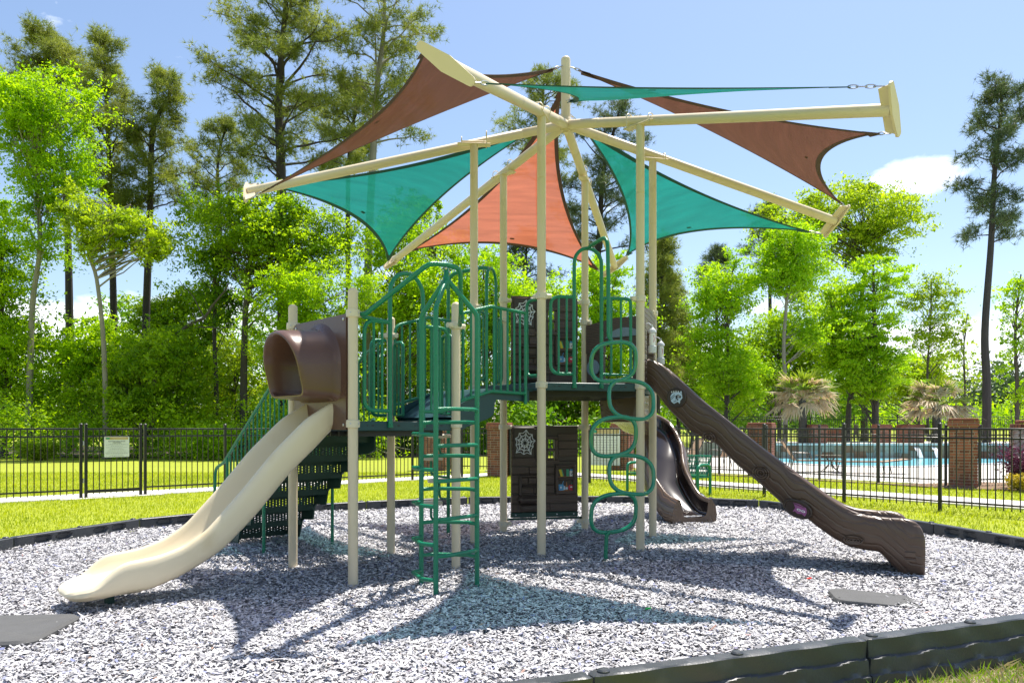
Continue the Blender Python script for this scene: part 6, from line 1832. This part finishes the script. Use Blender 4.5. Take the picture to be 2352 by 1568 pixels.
T_('bushy bright tree behind the left path, low and dense', 240, 38, [(240, 900), (242, 820)], [(130, 720, 300, 900), (200, 760, 400, 960), (90, 780, 200, 960)], 50, mat='leaf_bright', nleaf=32000, ncl=110, cl=.65, size=.16, r0=.10)
T_('deep green bushy tree behind the gate sign', 330, 36, [(330, 920), (335, 840)], [(240, 800, 420, 985), (330, 740, 470, 940)], 51, mat='leaf_mid', nleaf=30000, ncl=100, cl=.6, size=.15, r0=.1)
T_('bright spreading tree at the left picture edge', 10, 38, [(12, 900), (5, 700), (0, 560)], [(-80, 560, 60, 760), (-60, 700, 110, 940), (-40, 460, 40, 600)], 52, mat='leaf_bright', nleaf=30000, ncl=100, cl=.7, size=.16, r0=.14)
T_('thin-leaved dark tree with a crooked grey stem left of the hood', 495, 39, [(497, 900), (492, 760), (500, 660), (520, 560)], [(430, 560, 560, 720), (470, 640, 560, 760)], 53, mat='leaf_dark', nleaf=7000, ncl=55, cl=.5, size=.14, r0=.13, bark='bark')
T_('yellowing thicket tree left of the tunnel hood', 540, 42, [(540, 900), (538, 830)], [(470, 760, 620, 960), (430, 820, 540, 980)], 54, mat='leaf_gold', nleaf=12000, ncl=70, cl=.6, size=.16, r0=.08)
T_('mid-green tree filling in behind the beige slide top', 440, 48, [(440, 880), (440, 800)], [(360, 640, 520, 860), (300, 680, 420, 880)], 55, mat='leaf_mid', nleaf=26000, ncl=90, cl=.8, size=.19, r0=.12)
T_('dark green tree behind the stairs', 860, 46, [(860, 900), (860, 780)], [(760, 640, 960, 960), (900, 780, 1100, 985)], 56, mat='leaf_mid', nleaf=28000, ncl=100, cl=.8, size=.18, r0=.14)
T_('bright tree between the loop climber and the young pines', 1590, 52, [(1590, 900), (1590, 800)], [(1480, 740, 1620, 960), (1560, 800, 1680, 975)], 57, mat='leaf_bright', nleaf=24000, ncl=80, cl=.8, size=.18, r0=.12)
T_('dark green tree under the upper deck', 1270, 50, [(1270, 930), (1270, 860)], [(1130, 830, 1300, 985), (1270, 820, 1450, 985)], 58, mat='leaf_mid', nleaf=24000, ncl=80, cl=.85, size=.19, r0=.12)

# fallen grey branch across the thicket
b0 = PX(318, 975, 36); m = MB(); r_ = np.random.default_rng(3)
R = empty('dead_tree', (b0.x, b0.y, 0), 'leaning dead tree with a long bare diagonal limb', 'tree')
limb(m, (b0.x, b0.y, -.1), PX(368, 795, 36), .16, .12, r_, .05, 8); limb(m, PX(366, 800, 36), PX(470, 730, 36), .10, .07, r_, .05, 7); limb(m, PX(470, 730, 36), PX(525, 650, 36), .07, .03, r_, .06, 6)
limb(m, PX(440, 755, 36), PX(540, 752, 36), .04, .015, r_, .06, 5); limb(m, PX(470, 730, 36), PX(410, 640, 36), .035, .012, r_, .08, 5); limb(m, PX(345, 880, 36), PX(400, 870, 36), .05, .02, r_, .1, 5)
m.build('trunk', MT['bark'], R)

# masses nobody could count: understorey, far woods, rough grass at the wood's edge
def mass(name, label, spans, mat, size, seed, aspect=.5, droop=.1):
    r = np.random.default_rng(seed); pts = []
    for px0, px1, py0, py1, Y, dY, n in spans:
        y = r.uniform(Y, Y + dY, n); px = r.uniform(px0, px1, n)
        top = py0 + (py1 - py0) * .35 * (np.sin(px * .021 + seed) * .5 + .5) + 12 * np.sin(px * .09)
        u = r.uniform(0, 1, n) ** .9; py = top + (py1 - top) * u
        x = (px - 1176) / F * y; z = EYE - (py - HOR) / F * y
        # clump: pull towards random centres
        k = max(8, n // 90); ci = r.integers(0, n, k); c = np.stack([x[ci], y[ci], z[ci]], 1)
        j = r.integers(0, k, n)
        q = c[j] + r.normal(size=(n, 3)) * np.array([.55, .55, .38]) * (Y / 40)
        pts.append(q)
    pts = np.concatenate(pts); pts = pts[pts[:, 2] > 0.03]
    v = leaf_quads(pts, size, aspect, .6, droop, r)
    o = quads_obj(name, v, MT[mat], None, Vector((0, 0, 0))); return tag(o, label, kind='stuff')
mass('undergrowth', 'bright leafy undergrowth along the left edge of the wood', [(-80, 900, 915, 1052, 34.0, 1.6, 15000), (-60, 520, 880, 1000, 36, 4, 14000)], 'leaf_bright', .17, 61, .4)
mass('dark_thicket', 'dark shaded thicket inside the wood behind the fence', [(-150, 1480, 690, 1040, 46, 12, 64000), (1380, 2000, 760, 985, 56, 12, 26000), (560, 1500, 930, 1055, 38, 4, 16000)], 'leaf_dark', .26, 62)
mass('far_wood', 'distant hazy green wood beyond the golf lawn', [(1500, 2560, 850, 985, 128, 30, 42000), (-300, 900, 870, 985, 100, 20, 16000)], 'far_leaf', .70, 63)
mass('far_bushes', 'low bright bushes at the far edge of the golf lawn', [(1960, 2400, 925, 975, 112, 8, 5000)], 'leaf_bright', .5, 64)
# dark woodland ground behind the thicket
m = MB(); m.prism([(-70, 36.5, -.05), (-9, 36.0, -.05), (0, 38, -.05), (9, 46, -.05), (9, 100, -.05), (-70, 100, -.05)], (0, 0, .09))
tag(m.build('forest_floor', pmat('leaf_litter', (0.075, 0.055, 0.035), 0.95, var=0.5, vscale=1.5, bump=.5, bscale=10), smooth=False), 'brown leaf litter under the wood', kind='structure')

# ------------------------------------------------------------------ palms with dry hanging fronds, shrubs
def palm(label, c, h, R_, seed, ng, nd):
    r = np.random.default_rng(seed); c = Vector(c)
    R = empty('palm', c, label, 'palm', 'frost-burnt palms behind the pool')
    tb = MB(); tb.tube([c + Vector((0, 0, -.1)), c + Vector((.03, 0, h * .5)), c + Vector((0, 0, h))], [.22, .19, .17], 12); tb.build('trunk', MT['bark'], R)
    top = c + Vector((0, 0, h))
    def frond(az, el, L, droop, mat, nm):
        d = Vector((math.cos(az) * math.cos(el), math.sin(az) * math.cos(el), math.sin(el)))
        hub = top + d * (L * .55) + Vector((0, 0, -droop * .06 * L))
        m = MB(); m.tube([top, top.lerp(hub, .5) + Vector((0, 0, .04)), hub], [.02, .016, .012], 5)
        side = d.cross(Vector((0, 0, 1))).normalized(); upv = side.cross(d).normalized()
        n = 17
        for i in range(n):
            a = (i - (n - 1) / 2) / (n - 1) * 2.5
            f = (d * math.cos(a) + side * math.sin(a)).normalized()
            l = L * .62 * (1 - .25 * abs(a)) * r.uniform(.8, 1.1)
            pts = []
            for t in (0, .35, .7, 1.0):
                p = hub + f * (l * t) + Vector((0, 0, -droop * l * t * t * 1.2)) + upv * (.05 * math.sin(6 * a) * t) + Vector(r.normal(size=3)) * (.05 * t)
                pts.append(p)
            w = [.026, .044, .030, .004]; sd = f.cross(upv).normalized()
            m.grid([[p - sd * q, p + upv * (q * .5), p + sd * q] for p, q in zip(pts, w)])
        m.build(nm, MT[mat], R)
    for k in range(nd): frond(2.4 * k + r.uniform(-.3, .3), r.uniform(-.40, 1.0), R_ * r.uniform(.7, 1.05), r.uniform(.10, .75), 'straw', 'dry_frond')
    for k in range(ng): frond(2.4 * k + r.uniform(-.4, .4), r.uniform(.25, 1.35), R_ * r.uniform(.75, 1.05), r.uniform(.05, .3), 'palm', 'green_frond')
    return R
q = PX(1843, 950, 36.8); palm('tall frost-burnt palm with hanging straw fronds, left of the two', (q.x, q.y, .6), 2.25, 1.75, 71, 16, 40)
q = PX(2150, 950, 37.0); palm('lower frost-burnt palm behind the near pillar, more green fans on top', (q.x, q.y, .6), 1.85, 1.75, 72, 18, 34)
q = PX(1755, 950, 23.4)
m = MB(); r_ = np.random.default_rng(9)
def shrub(name, label, c, hw, n, size, mat, seed, stems=9):
    r = np.random.default_rng(seed); c = Vector(c)
    R = empty(name, c, label, 'shrub')
    C = []; tb = MB()
    for k in range(stems):
        d = Vector((r.normal() * .5, r.normal() * .5, 1)).normalized(); e = c + Vector((d.x * hw[0] * 1.6, d.y * hw[1] * 1.6, hw[2] * r.uniform(.9, 1.8)))
        p = limb(tb, c, e, .014, .004, r, .1, 5, 6); C += p[2:]
    tb.build('stems', MT['bark'], R)
    C = np.array([tuple(p) for p in C]); j = r.integers(0, len(C), n)
    pts = C[j] + r.normal(size=(n, 3)) * np.array(hw) * .22
    pts = pts[pts[:, 2] > c.z + .02]
    quads_obj('foliage', leaf_quads(pts, size, .5, .6, .0, r), MT[mat], R, c)
shrub('purple_shrub', 'purple-leaved shrub in front of the lime-washed wall', (11.95, 17.35, .03), (.62, .42, .52), 9000, .06, 'purple_leaf', 81, 26)
shrub('purple_shrub', 'second purple shrub at the very right picture edge', (12.75, 17.0, .03), (.5, .4, .45), 6000, .06, 'purple_leaf', 82, 20)
shrub('yellow_shrub', 'small golden shrub in front of the purple one', (11.12, 16.75, .03), (.22, .2, .21), 2200, .05, 'yellow_leaf', 83, 12)
for px, Y, hw, lab, sd, mt in ((705, 33.6, (.9, .6, .9), 'bright green bush just left of the stairs', 84, 'leaf_lime'), (480, 33.4, (.9, .6, .75), 'bright bush behind the rules sign', 85, 'leaf_lime'), (95, 33.2, (.6, .5, .4), 'low pale bush at the foot of the ivy-clad tree', 86, 'leaf_gold')):
    p = PX(px, HOR, Y); shrub('bush', lab, (p.x, p.y, 0), hw, 6000, .14, mt, sd, 16)
p = PX(108, HOR, 33.0)
m = MB(); r_ = np.random.default_rng(12)
for k in range(26):
    a = r_.uniform(0, 6.28); el = r_.uniform(.2, 1.3); d = Vector((math.cos(a) * math.cos(el), math.sin(a) * math.cos(el), math.sin(el))); s = d.cross(Vector((0, 0, 1))).normalized(); L = r_.uniform(.5, .8)
    b_ = Vector((p.x, p.y, .05)); m.grid([[b_ - s * .01, b_ + s * .01], [b_ + d * L * .5 - s * .018, b_ + d * L * .5 + s * .018], [b_ + d * L + Vector((0, 0, -.08)) - s * .002, b_ + d * L + Vector((0, 0, -.08)) + s * .002]])
o = m.build('spiky_plant', MT['palm'], org=Vector((p.x, p.y, 0))); tag(o, 'spiky fan plant at the edge of the wood behind the left fence', 'plant')
m = MB()
for k in range(22):
    q = PX(r_.uniform(790, 905) if k % 2 else r_.uniform(540, 700), HOR, 35.0); q.z = r_.uniform(.0, .7)
    e = q + Vector((r_.normal() * .9, r_.normal() * .3, r_.normal() * .35)); e.z = max(.02, e.z)
    limb(m, q, e, .03, .008, r_, .1, 5, 5)
o = m.build('brush_pile', MT['pale_bark']); tag(o, 'heap of dead grey branches at the edge of the wood', kind='stuff')

# ------------------------------------------------------------------ grass blades
def blades(name, label, region, n, h, wd, seed, mat, lean=.5):
    r = np.random.default_rng(seed); x, y = region(r, n); n = len(x)
    z = np.array([lawn_z(a, b) for a, b in zip(x, y)]) - .005
    az = r.uniform(0, 6.283, n); L = h * r.lognormal(0, .35, n); ln = r.uniform(.1, lean, n)
    sx, sy = np.cos(az) * wd, np.sin(az) * wd; dx, dy = -np.sin(az) * L * ln, np.cos(az) * L * ln
    b0 = np.stack([x - sx, y - sy, z], 1); b1 = np.stack([x + sx, y + sy, z], 1)
    t1 = np.stack([x + dx * .45 + sx * .7, y + dy * .45 + sy * .7, z + L * .6], 1); t0 = np.stack([x + dx + 0 * sx, y + dy, z + L], 1)
    v = np.stack([b0, b1, t1, t0], 1).reshape(-1, 3)
    o = quads_obj(name, v, MT[mat], None, Vector((0, 0, 0))); return tag(o, label, kind='stuff')
MT['grass'] = leafmat('grass_blades', (0.25, 0.33, 0.008), (0.50, 0.54, 0.020), 0.45, (1.3, 1.3, .5), .5)
MT['weed'] = leafmat('weed_leaves', (0.14, 0.30, 0.01), (0.34, 0.50, 0.03), 0.4, (1.3, 1.3, .5), 6)
MT['dry'] = leafmat('dry_grass', (0.30, 0.24, 0.13), (0.55, 0.47, 0.28), 0.2, (1, 1, .8), 3)
def reg_lawn(r, n):
    y = np.sqrt(r.uniform(8.5 ** 2, 24 ** 2, n * 3)); x = r.uniform(-.72, .72, n * 3) * y
    ok = np.array([not inside(BEDPOLY, a * .985, b * .985) for a, b in zip(x, y)])
    dl = (x - LF0.x) * LN.x + (y - LF0.y) * LN.y; dr = (x - RF0.x) * RN.x + (y - RF0.y) * RN.y
    ok &= ~((dl > -.2) & (dl < 1.1)) & ~((dr > 1.1) & (dr < 2.8)) & ((x - PF0.x) * PN.x + (y - PF0.y) * PN.y < -.4)
    ok &= ~((np.abs((x - gp.x) * LD.x + (y - gp.y) * LD.y) < .95) & (np.abs(dl) < .35))
    return x[ok][:n], y[ok][:n]
blades('lawn_grass', 'short bright lawn grass around the play area', reg_lawn, 110000, .040, .007, 91, 'grass', .9)
def reg_front(r, n):
    t = r.uniform(1.2, 6.0, n); w = r.uniform(.14, 1.6, n)
    p = np.stack([FR0.x + FDIR.x * t + FDIR.y * w, FR0.y + FDIR.y * t - FDIR.x * w], 1); return p[:, 0], p[:, 1]
def reg_front_near(r, n):
    t = r.uniform(1.2, 6.0, n); w = r.uniform(.10, .55, n); p = np.stack([FR0.x + FDIR.x * t + FDIR.y * w, FR0.y + FDIR.y * t - FDIR.x * w], 1); return p[:, 0], p[:, 1]
m = MB(); a, b = FR0 + FDIR * .5 , FR0 + FDIR * 6.5; nn = Vector((FDIR.y, -FDIR.x, 0))
m.prism([V2(a + nn * .05, -.18), V2(b + nn * .05, -.18), V2(b + nn * .60, -.18), V2(a + nn * .60, -.18)], (0, 0, .032))
tag(m.build('bare_soil_strip', pmat('dry_soil', (0.30, 0.24, 0.15), 0.95, var=.4, vscale=14, bump=.7, bscale=40), smooth=False), 'strip of dry soil and thatch along the front kerb', kind='structure')
blades('front_grass', 'grass growing in front of the near kerb', reg_front, 22000, .05, .0035, 92, 'weed', .8)
blades('dry_thatch', 'dry thatch lying along the front kerb', reg_front_near, 3500, .05, .003, 93, 'dry', 1.6)
r_ = np.random.default_rng(5)
for i in range(16):
    t = r_.uniform(3.0, 4.9); w = .12 + abs(r_.normal()) * .09
    c = FR0 + FDIR * t + nn * w; c.z = -.15
    v = MB()
    for k in range(int(r_.integers(5, 9))):
        az = r_.uniform(0, 6.28); el = r_.uniform(.3, 1.2); d = Vector((math.cos(az) * math.cos(el), math.sin(az) * math.cos(el), math.sin(el))); s = d.cross(Vector((0, 0, 1))).normalized(); L = r_.uniform(.03, .07)
        o_ = c + Vector((0, 0, r_.uniform(0, .03))); v.grid([[o_ - s * .002, o_ + s * .002], [o_ + d * L * .5 - s * .009, o_ + d * L * .5 + s * .009], [o_ + d * L - s * .001 - Vector((0, 0, .006)), o_ + d * L + s * .001 - Vector((0, 0, .006))]])
    tag(v.build('weed', MT['weed'], org=c), 'small leafy weed growing in the dry soil at the front kerb', 'weed', 'weeds along the front kerb')
